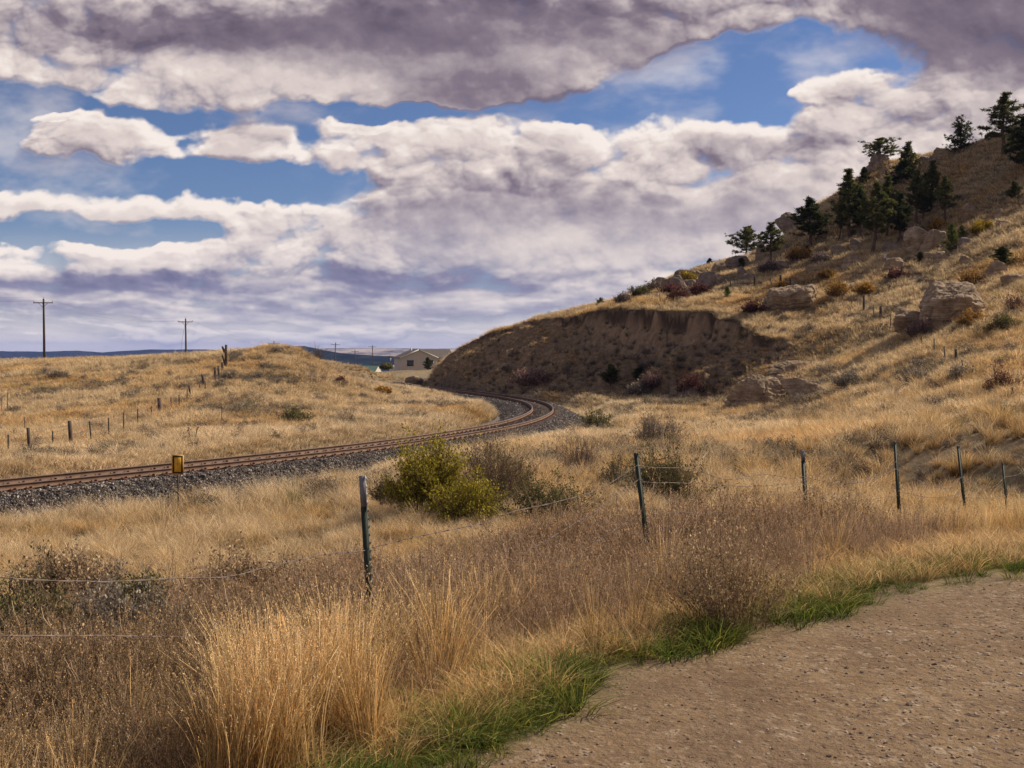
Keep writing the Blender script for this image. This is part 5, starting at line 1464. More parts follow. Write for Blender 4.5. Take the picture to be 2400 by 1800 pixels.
def build_shrubs():
    S = put_shrub
    # the bushes between the fence and the track
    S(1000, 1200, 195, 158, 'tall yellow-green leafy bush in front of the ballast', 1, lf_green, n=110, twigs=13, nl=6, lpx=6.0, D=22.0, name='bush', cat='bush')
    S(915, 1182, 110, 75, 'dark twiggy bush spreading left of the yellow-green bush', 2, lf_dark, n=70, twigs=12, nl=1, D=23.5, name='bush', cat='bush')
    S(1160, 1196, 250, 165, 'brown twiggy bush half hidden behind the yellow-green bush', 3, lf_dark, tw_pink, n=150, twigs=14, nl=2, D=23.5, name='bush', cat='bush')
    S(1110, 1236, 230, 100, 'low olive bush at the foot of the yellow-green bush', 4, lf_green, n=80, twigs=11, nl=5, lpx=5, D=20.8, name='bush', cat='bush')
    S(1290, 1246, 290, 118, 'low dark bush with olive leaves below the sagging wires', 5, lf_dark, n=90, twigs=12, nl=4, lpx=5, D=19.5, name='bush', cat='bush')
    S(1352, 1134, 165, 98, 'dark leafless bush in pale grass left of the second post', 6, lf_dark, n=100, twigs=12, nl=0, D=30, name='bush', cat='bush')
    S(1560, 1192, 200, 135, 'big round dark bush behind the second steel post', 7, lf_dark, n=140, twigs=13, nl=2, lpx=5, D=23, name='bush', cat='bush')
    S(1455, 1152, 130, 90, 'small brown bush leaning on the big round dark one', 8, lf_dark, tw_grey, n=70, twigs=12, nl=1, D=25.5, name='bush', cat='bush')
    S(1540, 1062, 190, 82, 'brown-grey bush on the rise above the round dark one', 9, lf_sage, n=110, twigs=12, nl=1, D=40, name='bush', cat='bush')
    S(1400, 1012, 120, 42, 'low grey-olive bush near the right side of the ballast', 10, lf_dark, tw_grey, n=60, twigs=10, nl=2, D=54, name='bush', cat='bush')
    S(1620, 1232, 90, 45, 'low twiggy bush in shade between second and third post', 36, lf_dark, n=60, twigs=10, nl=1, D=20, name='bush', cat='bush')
    # foreground sagebrush
    S(285, 1585, 330, 210, 'dark-stemmed sagebrush nearest the road at the left', 11, lf_sage, n=46, twigs=16, nl=5, lpx=9, D=7.3, name='sagebrush', cat='sagebrush', stem=0.006, up=0.5)
    S(60, 1600, 260, 240, 'olive sagebrush cut by the left edge of the view', 12, lf_dark, n=46, twigs=16, nl=5, lpx=8, D=7.6, name='sagebrush', cat='sagebrush', stem=0.005, up=0.6)
    S(320, 1500, 90, 170, 'tall narrow sagebrush top standing above the dark-stemmed one', 13, lf_dark, n=16, twigs=18, nl=9, lpx=7, D=8.0, name='sagebrush', cat='sagebrush', stem=0.005, up=1.1)
    S(560, 1430, 300, 120, 'brown dry sagebrush behind the lowest wire of the left fence span', 14, tw_weed, tw_weed, n=90, twigs=14, nl=4, lpx=7, D=10.5, name='sagebrush', cat='sagebrush', stem=0.004)
    S(160, 1420, 320, 120, 'grey-brown sagebrush behind the wire at far left', 15, tw_weed, tw_grey, n=90, twigs=14, nl=3, lpx=7, D=10.8, name='sagebrush', cat='sagebrush', stem=0.004)
    S(1700, 1480, 420, 240, 'fan-shaped brown weed bush arching over the green verge', 16, tw_weed, tw_weed, n=90, twigs=9, nl=3, lpx=6, name='weed_bush', cat='weed bush', stem=0.0032, up=0.55)
    S(1960, 1335, 330, 190, 'dark brown weed bush in front of the third post', 17, tw_weed, tw_weed, n=80, twigs=10, nl=3, lpx=5, D=12.0, name='weed_bush', cat='weed bush', stem=0.0035, up=0.6)
    # coloured shrubs on the hill
    for k, (px, yb, w, h, lab, lm, tm, nl) in enumerate([
        (2345, 922, 90, 56, 'dark red twiggy shrub low on the right slope', tw_red, tw_red, 2),
        (1765, 738, 66, 34, 'red-brown shrub at the left end of the flat-topped boulder', tw_red, tw_red, 2),
        (1868, 936, 95, 54, 'red-brown shrub growing between the rocks at the bank foot', tw_red, m_twig, 1),
        (1620, 925, 60, 48, 'deep red shrub at the toe of the cut bank', tw_red, tw_red, 3),
        (1530, 908, 50, 26, 'pinkish grey shrub at the toe of the cut bank', tw_pink, tw_pink, 3),
        (1500, 930, 90, 30, 'grey-green shrub in front of the pinkish one', lf_sage, tw_grey, 3),
        (1590, 705, 70, 26, 'low red-brown shrub along the edge of the plateau', tw_red, m_twig, 2),
        (1640, 692, 60, 22, 'low dull red shrub below the skyline rock pile', tw_red, tw_red, 2),
        (1462, 712, 60, 20, 'dark brown scrub on the skyline at the left end of the plateau', tw_grey, m_twig, 2),
        (1500, 698, 60, 24, 'olive scrub on the skyline below the lowest skyline rock', lf_dark, m_twig, 3),
        (1535, 684, 56, 22, 'brown scrub on the skyline against the lowest rock of the pile', tw_grey, m_twig, 2),
        (1575, 690, 70, 22, 'dull purple scrub in front of the skyline rock pile', tw_red, m_twig, 2),
        (1800, 640, 80, 24, 'brown-purple scrub along the foot of the slender skyline pine', tw_grey, m_twig, 2),
        (1870, 612, 90, 26, 'ochre scrub under the dark bushy pine', lf_orange, m_twig, 2),
        (1925, 618, 80, 22, 'grey scrub below the dark bushy pine', tw_grey, m_twig, 2),
        (1610, 668, 50, 30, 'yellow shrub growing among the skyline rock pile', lf_yellow, m_twig, 3),
        (1964, 700, 66, 32, 'orange rabbitbrush right of the flat-topped boulder', lf_orange, m_twig, 5),
        (2030, 692, 54, 20, 'flat orange rabbitbrush two steps right of the boulder', lf_orange, m_twig, 5),
        (1835, 680, 36, 14, 'small orange rabbitbrush behind the flat-topped boulder', lf_orange, m_twig, 5),
        (2300, 549, 62, 22, 'bright orange-yellow bush high on the slope near the grey rock', lf_yellow, m_twig, 6),
        (2280, 768, 90, 34, 'orange-tipped shrub against the foot of the largest boulder', lf_orange, tw_grey, 4),
        (2155, 790, 90, 42, 'brown round shrub in front of the low rock ledge', tw_pink, m_twig, 1),
        (2350, 778, 70, 36, 'olive shrub right of the largest boulder', lf_dark, tw_grey, 4),
        (2100, 658, 70, 26, 'red-brown shrub by the start of the foot path', tw_red, m_twig, 2),
        (2280, 672, 90, 40, 'rust brown shrub above the largest boulder', lf_orange, tw_red, 1),
        (2380, 735, 60, 40, 'dark brown shrub on the cut edge at the right', tw_red, m_twig, 1),
        (1940, 655, 60, 16, 'low ochre shrub in pale grass under the slope grove', lf_orange, m_twig, 4),
        (2200, 545, 50, 26, 'ochre shrub behind the pale outcrop', lf_orange, m_twig, 4),
        (1990, 910, 110, 34, 'grey shrub on the slope right of the tilted slab', lf_sage, tw_grey, 3),
        (2160, 862, 60, 26, 'bare grey shrub with spreading branches on the right slope', tw_grey, tw_grey, 0),
        (2150, 905, 110, 36, 'long grey shrub in the middle of the right slope', lf_sage, tw_grey, 3),
        (2250, 900, 80, 40, 'grey sage beside the wooden post on the right slope', lf_sage, m_twig, 3),
        (690, 1000, 130, 36, 'brown grassy hump at the foot of the mound', lf_dark, tw_grey, 3),
        (1250, 905, 150, 32, 'pale cream shrubs along the toe of the bank', tw_pink, tw_pink, 4),
        (905, 866, 40, 9, 'dull ochre bushes before the beige house', lf_dark, m_twig, 3),
        (795, 905, 26, 16, 'rust-coloured bush on the end slope of the mound', tw_red, tw_red, 3),
        (895, 928, 40, 16, 'golden clump beside the far bend of the track', lf_orange, lf_orange, 4),
    ]):
        S(px, yb, w, h, lab, 40 + k, lm, tm, n=56, twigs=9, nl=nl, lpx=3.6, D=(222 if px == 905 else None))
    # grey sagebrush clumps one can count
    V = [shrub(90 + k, 44, 0.55, 0.62, 8, 0.05, 3, (0.2, 1), 0.012, 0.15) for k in range(4)]
    M = [(mesh_from('branches', w, tw_grey), mesh_from('leaves', l, lf_sage)) for w, l in V]
    rs = RS(77); cnt = 0
    zones = [  # polygon in photograph pixels, how many, size px range, label, group
        ([(0, 870), (460, 880), (430, 950), (0, 990)], 34, (26, 60), 'grey sagebrush clump in the open field left of the old fence', 'sagebrush in the left field'),
        ([(470, 880), (640, 850), (800, 960), (560, 985), (430, 975)], 40, (24, 58), 'grey sagebrush clump on the slope of the mound', 'sagebrush on the mound'),
        ([(480, 830), (690, 822), (720, 850), (520, 855)], 12, (22, 46), 'grey sagebrush clump on the crest of the mound', 'sagebrush on the mound crest'),
        ([(1900, 860), (2350, 820), (2370, 1000), (1850, 1010)], 44, (30, 80), 'grey sagebrush clump on the lower right slope', 'sagebrush on the lower right slope'),
        ([(1780, 760), (2150, 640), (2340, 660), (2150, 800), (1900, 840)], 36, (18, 40), 'grey sagebrush clump on the middle right slope', 'sagebrush on the middle right slope'),
        ([(1150, 870), (1700, 800), (1750, 900), (1250, 895)], 30, (18, 42), 'dull scrub clump growing on the shaded cut bank', 'scrub on the cut bank'),
        ([(1860, 580), (2380, 400), (2400, 500), (2230, 560), (1900, 610)], 40, (16, 36), 'grey scrub clump on the shaded upper slope', 'scrub on the upper slope'),
        ([(820, 930), (1040, 930), (1000, 985), (760, 1010)], 9, (20, 44), 'grey sagebrush clump in the pale grass inside the curve', 'sagebrush inside the curve'),
    ]
    for poly, n, (s0, s1), lab, grp in zones:
        xs = [p[0] for p in poly]; ys = [p[1] for p in poly]; k = 0
        while k < n:
            px = rs.uniform(min(xs), max(xs)); py = rs.uniform(min(ys), max(ys))
            if not in_poly(np.array([px]), np.array([py]), poly)[0]: continue
            p = hit(px, py); k += 1
            if track_dist(np.array([p.x]), np.array([p.y]))[0] < 4.5: continue
            s = rs.uniform(s0, s1) / FPX * p.y / 1.24
            e = empty('sagebrush', p, rs.rand() * 6.28); e.scale = (s, s, s * rs.uniform(0.65, 0.95))
            tag(e, lab, 'sagebrush', grp)
            bm_, lm_ = M[rs.randint(4)]
            link('branches', bm_, e); link('leaves', lm_, e)
    # yuccas: stiff spiky rosettes
    def yucca(px, yb, wpx, hpx, lab, seed, stalks=0):
        p = hit(px, yb); s = p.y / FPX; rs = RS(seed)
        a, P = blades(rs, 70, 0.03, hpx * s * 0.8, hpx * s * 1.1, max(0.012, 1.6 * s), 0.55, 0.1, 2, 0.1, spread=1.0)
        e = empty('yucca', p); tag(e, lab, 'yucca')
        link('leaves', mesh_from('leaves', [a], lf_yucca), e)
        for q in range(stalks):
            x0 = (q - 0.5) * wpx * s * 0.55
            tp = [tube([(x0 * 0.3, 0, 0), (x0, 0, hpx * s * 1.6)], 0.02, 4)]
            tp.append(slips(rs, np.array([x0, 0, hpx * s * 1.6]) + rs.randn(14, 3) * np.array([0.04, 0.04, 0.14]), 0.10, 1.5))
            link('flower_stalk', mesh_from('flower_stalk', tp, m_twig), e)
    yucca(452, 1040, 40, 24, 'yucca with two dry seed stalks in the left field', 1, 2)
    yucca(668, 1128, 44, 26, 'spiky yucca at the foot of the ballast', 2)
    yucca(690, 1188, 60, 50, 'big pale yucca in the grass left of the first steel post', 3)
    yucca(315, 1070, 26, 14, 'small yucca near the far edge of the track', 4)
    yucca(215, 1330, 60, 40, 'green yucca-like tuft on the ditch slope', 5)
    yucca(500, 1038, 24, 12, 'small yucca right of the one with stalks', 6)
    yucca(110, 1013, 26, 12, 'small yucca above the wooden posts at left', 7)
    yucca(1795, 1152, 50, 30, 'dark green yucca in the shaded gully behind the third post', 8)
build_shrubs()
# ------------------------------------------------------------------ fences
steel_green = noisy_mat('painted_green_steel', [(0.008, 0.018, 0.012), (0.018, 0.032, 0.02), (0.045, 0.04, 0.028)], 14, 0.6, 0.1, 0.002, 0.4)
steel_pale = noisy_mat('bare_steel_tip', [(0.15, 0.15, 0.16), (0.28, 0.27, 0.27)], 14, 0.55, 0.1, 0.002, 0.4)
old_wood = noisy_mat('old_post_wood', [(0.04, 0.03, 0.025), (0.10, 0.075, 0.058), (0.18, 0.14, 0.11)], 8, 0.95, 0.5, 0.01, stretch=(1, 1, 0.2))
wire_m = noisy_mat('rusty_wire', [(0.12, 0.075, 0.055), (0.26, 0.20, 0.17)], 20, 0.6, 0.0, spec=0.4)
def aim(p, q):
    d = (Vector(q) - Vector(p)); return d.to_track_quat('Z', 'Y').to_matrix().to_4x4(), d.length
def steel_post(parent, top, bot, tip=0.0, wide=0.042, studs=True):
    """T-section steel post with a row of studs"""
    M, L = aim(bot, top)
    ps = [box(-wide / 2, wide / 2, -0.0025, 0.0025, 0, L - tip), box(wide / 2 + 0.0002, wide / 2 + 0.005, -0.017, 0.017, 0, L - tip)]
    if tip: ps += [box(-wide / 2, wide / 2, -0.0026, 0.0026, L - tip, L, 1), box(wide / 2 + 0.0002, wide / 2 + 0.0052, -0.0171, 0.0171, L - tip, L, 1)]
    if studs:
        z = 0.25
        while z < L - 0.03:
            x = wide / 2 + 0.005
            V = np.array([(x, -0.008, z), (x, 0.008, z), (x, 0.008, z + 0.03), (x, -0.008, z + 0.03), (x + 0.011, -0.005, z + 0.010), (x + 0.011, 0.005, z + 0.010), (x + 0.009, 0.005, z + 0.022), (x + 0.009, -0.005, z + 0.022)])
            Q = np.array([(4, 5, 6, 7), (0, 1, 5, 4), (1, 2, 6, 5), (2, 3, 7, 6), (3, 0, 4, 7)])
            ps.append((V, Q, np.zeros(8), np.full(8, 0.5), 1 if z > L - tip else 0)); z += 0.056
    me = mesh_from('steel_post', ps, [steel_green, steel_pale])
    o = link('steel_post', me, parent)
    o.matrix_local = Matrix.Translation(Vector(bot) - parent.location) @ Matrix.Rotation(0, 4, 'Z') @ (M @ Matrix.Rotation(_roll(M), 4, 'Z'))
    return o
def _roll(M):
    x = M.to_3x3() @ Vector((1, 0, 0))      # keep the web facing across the view of the road
    return -math.atan2((M.to_3x3().inverted() @ Vector((1, 0, 0))).y * -1, (M.to_3x3().inverted() @ Vector((1, 0, 0))).x)
def strand(name, pts, parent, r=0.0016, barbs=True, seed=0, sub=8, wob=0.006):
    P = catmull(np.array([tuple(p) for p in pts]), 0.05) if len(pts) > 2 else np.linspace(tuple(pts[0]), tuple(pts[1]), 30)
    rs = RS(seed)
    n = len(P); w = np.stack([perlin(np.arange(n) * 0.11, np.zeros(n) + i, seed) for i in (0.3, 3.3, 7.3)], 1) * wob
    P = P + w
    ps = []
    if barbs:       # two twisted strands and four-point barbs
        a = np.arange(n) * 0.8
        tw = np.stack([np.zeros(n), np.cos(a), np.sin(a)], 1) * r * 1.1
        ps += [tube(P + tw, r, 4), tube(P - tw, r, 4)]
        ln = np.r_[0, np.cumsum(np.linalg.norm(np.diff(P, axis=0), axis=1))]
        for s in np.arange(0.05, ln[-1], 0.125):
            c = np.array([np.interp(s, ln, P[:, i]) for i in range(3)])
            for q in range(2):
                d = rs.randn(3); d /= np.linalg.norm(d); ps.append(tube([c - d * 0.015, c + d * 0.015], r * 0.85, 3))
            ps.append(tube([c - np.array([0.006, 0.004, 0]), c + np.array([0.006, 0.004, 0])], r * 2.6, 5))
    else:
        ps.append(tube(P, r, 4))
    org = np.array(parent.location)
    ps = [(p[0] - org,) + tuple(p[1:]) for p in ps]
    return link(name, mesh_from(name, ps, wire_m, True), parent)
def build_near_fence():
    posts = [(848, 1115, 876, 1590, 7.6), (1490, 1062, 1530, 1400, 10.2), (1880, 1055, 1896, 1330, 12.9), (2097, 1035, 2110, 1262, 15.1), (2245, 1045, 2266, 1250, 17.1), (2350, 1085, 2366, 1260, 18.9)]
    root = empty('wire_fence', at(1490, 1400, 10.2))
    tag(root, 'sagging barbed wire fence on green steel posts along the road', 'wire fence')
    pd = []
    for i, (xt, yt, xb, yb, D) in enumerate(posts):
        t = at(xt, yt, D); b = at(xb, yb, D)
        d = (b - t).normalized(); g = hz(b.x, b.y)
        L = (t.z - g + 0.25) / -d.z
        o = steel_post(root, t, t + d * L, tip=(0.215 if i == 0 else (0.12 if i == 2 else 0.0)), wide=0.040 if i == 0 else 0.038)
        if i == 0: o['label'] = 'nearest green post with a bare grey tip'
        pd.append((xt, xb, yt, yb, D))
    X = [p[0] + 10 for p in pd]; iD = [1 / p[4] for p in pd]
    X = [X[0] - 900] + X + [2500]; iD = [1 / 5.0] + iD + [1 / 20.6]
    def W(px, py): return at(px, py, 1 / np.interp(px, X, iD) - 0.02)
    def S(nm, pts, **k): return strand(nm, [W(*p) for p in pts], root, **k)
    B = 'barbed_wire'; r1 = 0.0020
    S(B, [(-60, 1346), (0, 1353), (120, 1362), (203, 1362), (271, 1362), (429, 1356), (542, 1351), (650, 1322), (768, 1299), (845, 1292), (864, 1287)], seed=1, r=r1)
    S(B, [(862, 1287), (960, 1262), (1071, 1239), (1128, 1228), (1184, 1205), (1300, 1178), (1410, 1144), (1494, 1090)], seed=2, r=r1)
    S(B, [(-60, 1488), (0, 1489), (226, 1491), (488, 1489), (588, 1484), (700, 1476), (868, 1455)], seed=3, r=r1)
    S(B, [(872, 1455), (981, 1415), (1080, 1372), (1184, 1330), (1240, 1290), (1288, 1262), (1388, 1203), (1450, 1160), (1499, 1122)], seed=4, r=r1)
    S(B, [(1100, 1360), (1180, 1344), (1252, 1325), (1347, 1307), (1390, 1275), (1433, 1248), (1470, 1222), (1504, 1205)], seed=5, r=r1)
    S(B, [(872, 1478), (960, 1450), (1050, 1400), (1140, 1372), (1230, 1350), (1310, 1318)], seed=6, r=r1)
    S(B, [(1494, 1090), (1532, 1096), (1622, 1100), (1683, 1120), (1728, 1122), (1785, 1113), (1858, 1120), (1884, 1116)], seed=7)
    S(B, [(1500, 1124), (1524, 1130), (1663, 1134), (1744, 1140), (1866, 1132), (1884, 1120)], seed=8)
    S(B, [(1506, 1205), (1663, 1201), (1785, 1201), (1884, 1187)], seed=9)
    S(B, [(1885, 1112), (1948, 1120), (1992, 1132), (2049, 1116), (2102, 1081)], seed=10)
    S(B, [(1885, 1118), (1935, 1129), (1990, 1134), (2050, 1122), (2102, 1098)], seed=11)
    S(B, [(1960, 1190), (2005, 1179), (2060, 1168), (2104, 1161)], seed=12)
    S(B, [(2100, 1062), (2131, 1080), (2160, 1100)], seed=13)
    S(B, [(2101, 1100), (2131, 1114), (2171, 1134), (2224, 1144), (2253, 1118)], seed=14)
    S(B, [(2104, 1150), (2131, 1157), (2192, 1167), (2256, 1157)], seed=15)
    S(B, [(2252, 1118), (2295, 1142), (2330, 1140), (2354, 1118)], seed=16)
    S(B, [(2354, 1118), (2385, 1112), (2420, 1092), (2480, 1080)], seed=17)
    S(B, [(2256, 1165), (2300, 1168), (2340, 1164), (2357, 1162)], seed=18)
    # woven wire: collapsed verticals
    rs = RS(3)
    for k, x in enumerate([1634, 1663, 1683, 1703, 1728, 1748, 1769, 1797, 1822, 1842]):
        top = np.interp(x, [1500, 1663, 1744, 1884], [1126, 1134, 1140, 1130])
        S('stay_wire', [(x, top), (x + rs.uniform(-9, 9), top + 30), (x + rs.uniform(-9, 9), top + 62), (x + rs.uniform(-8, 8), top + 100)], barbs=False, r=0.0014, seed=30 + k)
    for k, (x0, y0, x1, y1) in enumerate([(1288, 1262, 1325, 1300), (1330, 1235, 1360, 1290), (1250, 1283, 1300, 1318), (1388, 1203, 1420, 1262), (1180, 1330, 1235, 1365), (1440, 1165, 1470, 1230), (1215, 1310, 1262, 1340)]):
        S('stay_wire', [(x0, y0), ((x0 + x1) / 2 + rs.uniform(-14, 14), (y0 + y1) / 2 + rs.uniform(-6, 6)), (x1, y1)], barbs=False, r=0.0014, seed=50 + k, wob=0.02)
    for k in range(7):
        x = 2110 + k * 16
        S('stay_wire', [(x, 1110 + 4 * k), (x + 14, 1130 + 2 * k), (x + 10, 1160)], barbs=False, r=0.0014, seed=60 + k, wob=0.02)
build_near_fence()
def far_fence(label, wood, steel, wires=None, name='old_fence'):
    allp = wood + steel
    ref = hit(*[(allp[0][0]), (allp[0][2])])
    root = empty(name, ref); tag(root, label, 'fence')
    tops = []
    for i, q in enumerate(allp):
        px, yt, yb = q[:3]; dx = q[3] if len(q) > 3 else 0
        b = hit(px, yb); h = (yb - yt) / FPX * b.y + (0.42 if i < len(wood) else 0.2)
        M = Matrix.Rotation(math.atan2(-dx / FPX * b.y, h) * -1, 4, 'Y')
        loc = Matrix.Translation(b - ref - Vector((0, 0, 0.15)))
        if i < len(wood):
            r = 0.10 + 0.02 * ((i * 7) % 3 - 1); n = 7
            rs = RS(i); P = np.array([(0, 0, 0), (0.01, 0, h * 0.5), (0.0, 0.01, h + 0.15)])
            me = mesh_from('wooden_post', [tube(P, [r, r * 0.95, r * 0.88], 8, cap=True)], old_wood)
            o = link('wooden_post', me, root)
        else:
            w = 0.065
            me = mesh_from('steel_stake', [box(-w / 2, w / 2, -0.004, 0.004, 0, h + 0.15), box(-0.004, 0.004, 0.0045, 0.03, 0, h + 0.15)], [noisy_rust])
            o = link('steel_stake', me, root)
        o.matrix_local = loc @ M
        tops.append((b, h))
    order = sorted(tops, key=lambda t: t[0].x) if not wires else tops
    for f_ in (0.92, 0.55):
        pts = [b + Vector((0, 0, h * f_)) for b, h in order if h > 0.5]
        seg = []
        for p, q in zip(pts[:-1], pts[1:]):
            if (p - q).length > 22: continue
            seg.append(tube([tuple(p - ref), tuple((p + q) / 2 - ref - Vector((0, 0, 0.05))), tuple(q - ref)], 0.0045, 3))
        if seg: link('fence_wire', mesh_from('fence_wire', seg, wire_m), root)
    return root
noisy_rust = noisy_mat('weathered_steel', [(0.05, 0.045, 0.035), (0.13, 0.10, 0.075)], 10, 0.8)
far_fence('line of leaning wooden posts and steel stakes climbing the field behind the track',
    [(70, 1026, 1069, -3), (167, 1008, 1053, -3), (375, 949, 970, -2), (448, 919, 935, -4), (480, 892, 907, -5), (505, 875, 893, -1), (512, 870, 892, 0), (521, 861, 872, 0)],
    [(20, 1030, 1076), (124, 1021, 1058), (215, 997, 1043, -4), (255, 989, 1028), (290, 976, 1016), (323, 967, 997), (355, 960, 985), (401, 938, 958), (420, 933, 962), (439, 919, 945), (468, 907, 915), (481, 900, 918)])
far_fence('row of old posts crossing the plateau and the right hillside down to the gully',
    [(1712, 667, 680), (1768, 653, 671), (1829, 655, 671), (1852, 663, 677), (2024, 705, 734), (2064, 732, 750), (2240, 838, 859), (2108, 760, 784)],
    [(1724, 661, 679, -2), (1735, 661, 677), (1807, 658, 674), (1974, 688, 708), (1997, 696, 720, -2), (2047, 723, 747), (2087, 743, 771), (2162, 791, 813, -3), (2189, 803, 835), (2216, 821, 853, -3), (2259, 853, 877, -4), (2280, 866, 885), (2336, 889, 916), (2354, 907, 923), (2375, 920, 943, -2), (2394, 930, 942), (1549, 694, 709, -3), (1448, 705, 717)])
def brace_post():
    root_p = hit(530, 862)
    e = empty('corner_post', root_p); tag(e, 'tall forked wooden corner post with a leaning brace on the mound', 'fence post')
    s = root_p.y / FPX
    link('post', mesh_from('post', [tube([(0, 0, -0.3), (0, 0, 27 * s), (0.5 * s, 0, 54 * s)], [0.13, 0.12, 0.10], 8, cap=True)], old_wood), e)
    link('brace', mesh_from('brace', [tube([(-1 * s, 0.1, 0), (-9 * s, 0.1, 29 * s)], [0.10, 0.08], 7, cap=True)], old_wood), e)
    link('brace', mesh_from('brace', [tube([(-2 * s, -0.1, 36 * s), (-8 * s, -0.1, 50 * s)], [0.10, 0.08], 7, cap=True)], old_wood), e)
brace_post()
def stake(px, yt, yb, lab, mat, r=0.02, name='marker_stake'):
    b = hit(px, yb); h = (yb - yt) / FPX * b.y
    me = mesh_from(name, [tube([(0, 0, -0.2), (0, 0, h * 0.5), (0.01, 0, h)], r, 6, cap=True)], mat)
    tag(link(name, me, loc=b), lab, 'stake')
red_m = noisy_mat('red_paint', [(0.35, 0.03, 0.02), (0.5, 0.06, 0.04)], 6, 0.6)
pink_m = noisy_mat('pink_tape', [(0.75, 0.30, 0.32), (0.8, 0.45, 0.45)], 6, 0.6)
white_m = noisy_mat('white_plastic', [(0.72, 0.72, 0.74), (0.85, 0.85, 0.86)], 4, 0.35, spec=0.5)
stake(520, 950, 995, 'thin single stake standing in the grass below the mound', noisy_rust)
stake(58, 977, 1021, 'thin stake above the leftmost wooden posts', noisy_rust)
stake(18, 919, 972, 'tall thin stake near the left edge of the field', noisy_rust)
stake(3, 922, 972, 'tall thin stake at the very left edge of the view', noisy_rust)
stake(2247, 652, 678, 'red marker stake above the largest boulder', red_m, 0.04)
stake(872, 880, 886, 'short dark stake at the edge of the far flat', noisy_rust, 0.10)
def flag(px, yb, wpx, hpx, lab, mat, name, cat):
    b = hit(px, yb); s = b.y / FPX
    nx, nz = 9, 7
    U, V = np.meshgrid(np.linspace(-0.5, 0.5, nx), np.linspace(0, 1, nz))
    P = np.stack([U * wpx * s + 0.15 * wpx * s * V, 0.06 * np.sin(U * 9 + V * 4), V * hpx * s + 0.25], -1).reshape(-1, 3)
    me = np_mesh(name, P, quads=grid_quads(nz, nx), mat=mat)
    o = link(name, me, loc=b); md = o.modifiers.new('thickness', 'SOLIDIFY'); md.thickness = 0.008
    tag(o, lab, cat)
flag(192, 1026, 7, 7, 'pink scrap of tape caught in the grass of the left field', pink_m, 'survey_tape', 'tape')
flag(2074, 612, 6, 10, 'small bright white scrap on the slope beside the brown boulder', white_m, 'white_scrap', 'litter')

# ------------------------------------------------------------------ track-side sign
def build_sign():
    p = hit(417, 1150); D = 30.5
    p = at(417, 1146, D)
    g = hz(p.x, p.y)
    s = D / FPX
    e = empty('track_sign', (p.x, p.y, g)); tag(e, 'yellow rectangular trackside sign with a black border', 'sign')
    yel, N = mat_new('sign_yellow')
    nz = N.noise(N.n('ShaderNodeTexCoord').outputs['Object'], 6, 5, 0.6)
    surf(N, N.ramp(nz, [(0.3, (0.60, 0.30, 0.015)), (0.7, (0.74, 0.40, 0.03))]), 0.55, 0.4)
    blk = noisy_mat('sign_black', [(0.012, 0.01, 0.009), (0.03, 0.025, 0.02)], 6, 0.6)
    ct = at(417, 1089, D); cz = ct.z - g; w = 14.0 * s; h = 23.0 * s
    def fr(a, b, t, y0, y1, mi): return [box(-a, a, y0, y1, b - t, b, mi), box(-a, a, y0, y1, -b, -b + t, mi), box(-a, -a + t, y0, y1, -b + t + 0.0001, b - t - 0.0001, mi), box(a - t, a, y0, y1, -b + t + 0.0001, b - t - 0.0001, mi)]
    ps = [box(-w, w, -0.002, 0.002, -h, h, 0)]
    ps += fr(w - 2.2 * s, h - 2.2 * s, 3.6 * s, -0.006, -0.0025, 1)
    ps += [box(-0.004, 0.004, -0.0055, -0.0025, -0.02, 0.06, 1), box(-0.016, -0.005, -0.0055, -0.0025, -0.028, -0.02, 1)]
    pl = link('panel', mesh_from('panel', ps, [yel, blk]), e); pl.location = (0, 0, cz); pl.rotation_euler = (0, 0.015, 0.06)
    link('post', mesh_from('post', [box(-0.018, 0.018, 0.006, 0.030, -0.3, cz + h * 0.6)], noisy_rust), e)
build_sign()

# ------------------------------------------------------------------ utility poles and wires
pole_m = noisy_mat('pole_wood', [(0.035, 0.026, 0.022), (0.075, 0.055, 0.045), (0.12, 0.09, 0.07)], 6, 0.9, 0.3, 0.01, stretch=(1, 1, 0.2))
glass_m = noisy_mat('insulator_glass', [(0.10, 0.14, 0.14), (0.18, 0.2, 0.2)], 6, 0.25, spec=0.6)
grey_m = noisy_mat('transformer_grey', [(0.35, 0.36, 0.38), (0.5, 0.5, 0.52)], 3, 0.5)
PX = [(102, 700, 145, 'leftmost and tallest-looking wooden utility pole on the field skyline', 46), (435, 747, 191, 'second utility pole from the left with a guy wire', 35), (642, 800, 257, 'utility pole whose crossarm just shows over the mound', 26),
      (779, 803, 318, 'leaning utility pole left of the green roof', 21), (832, 820, 371, 'short reddish utility pole rising from the green roof', 18), (873, 809, 371, 'utility pole at the right end of the green roof', 18), (913, 833, 446, 'small far utility pole carrying a grey transformer', 15)]
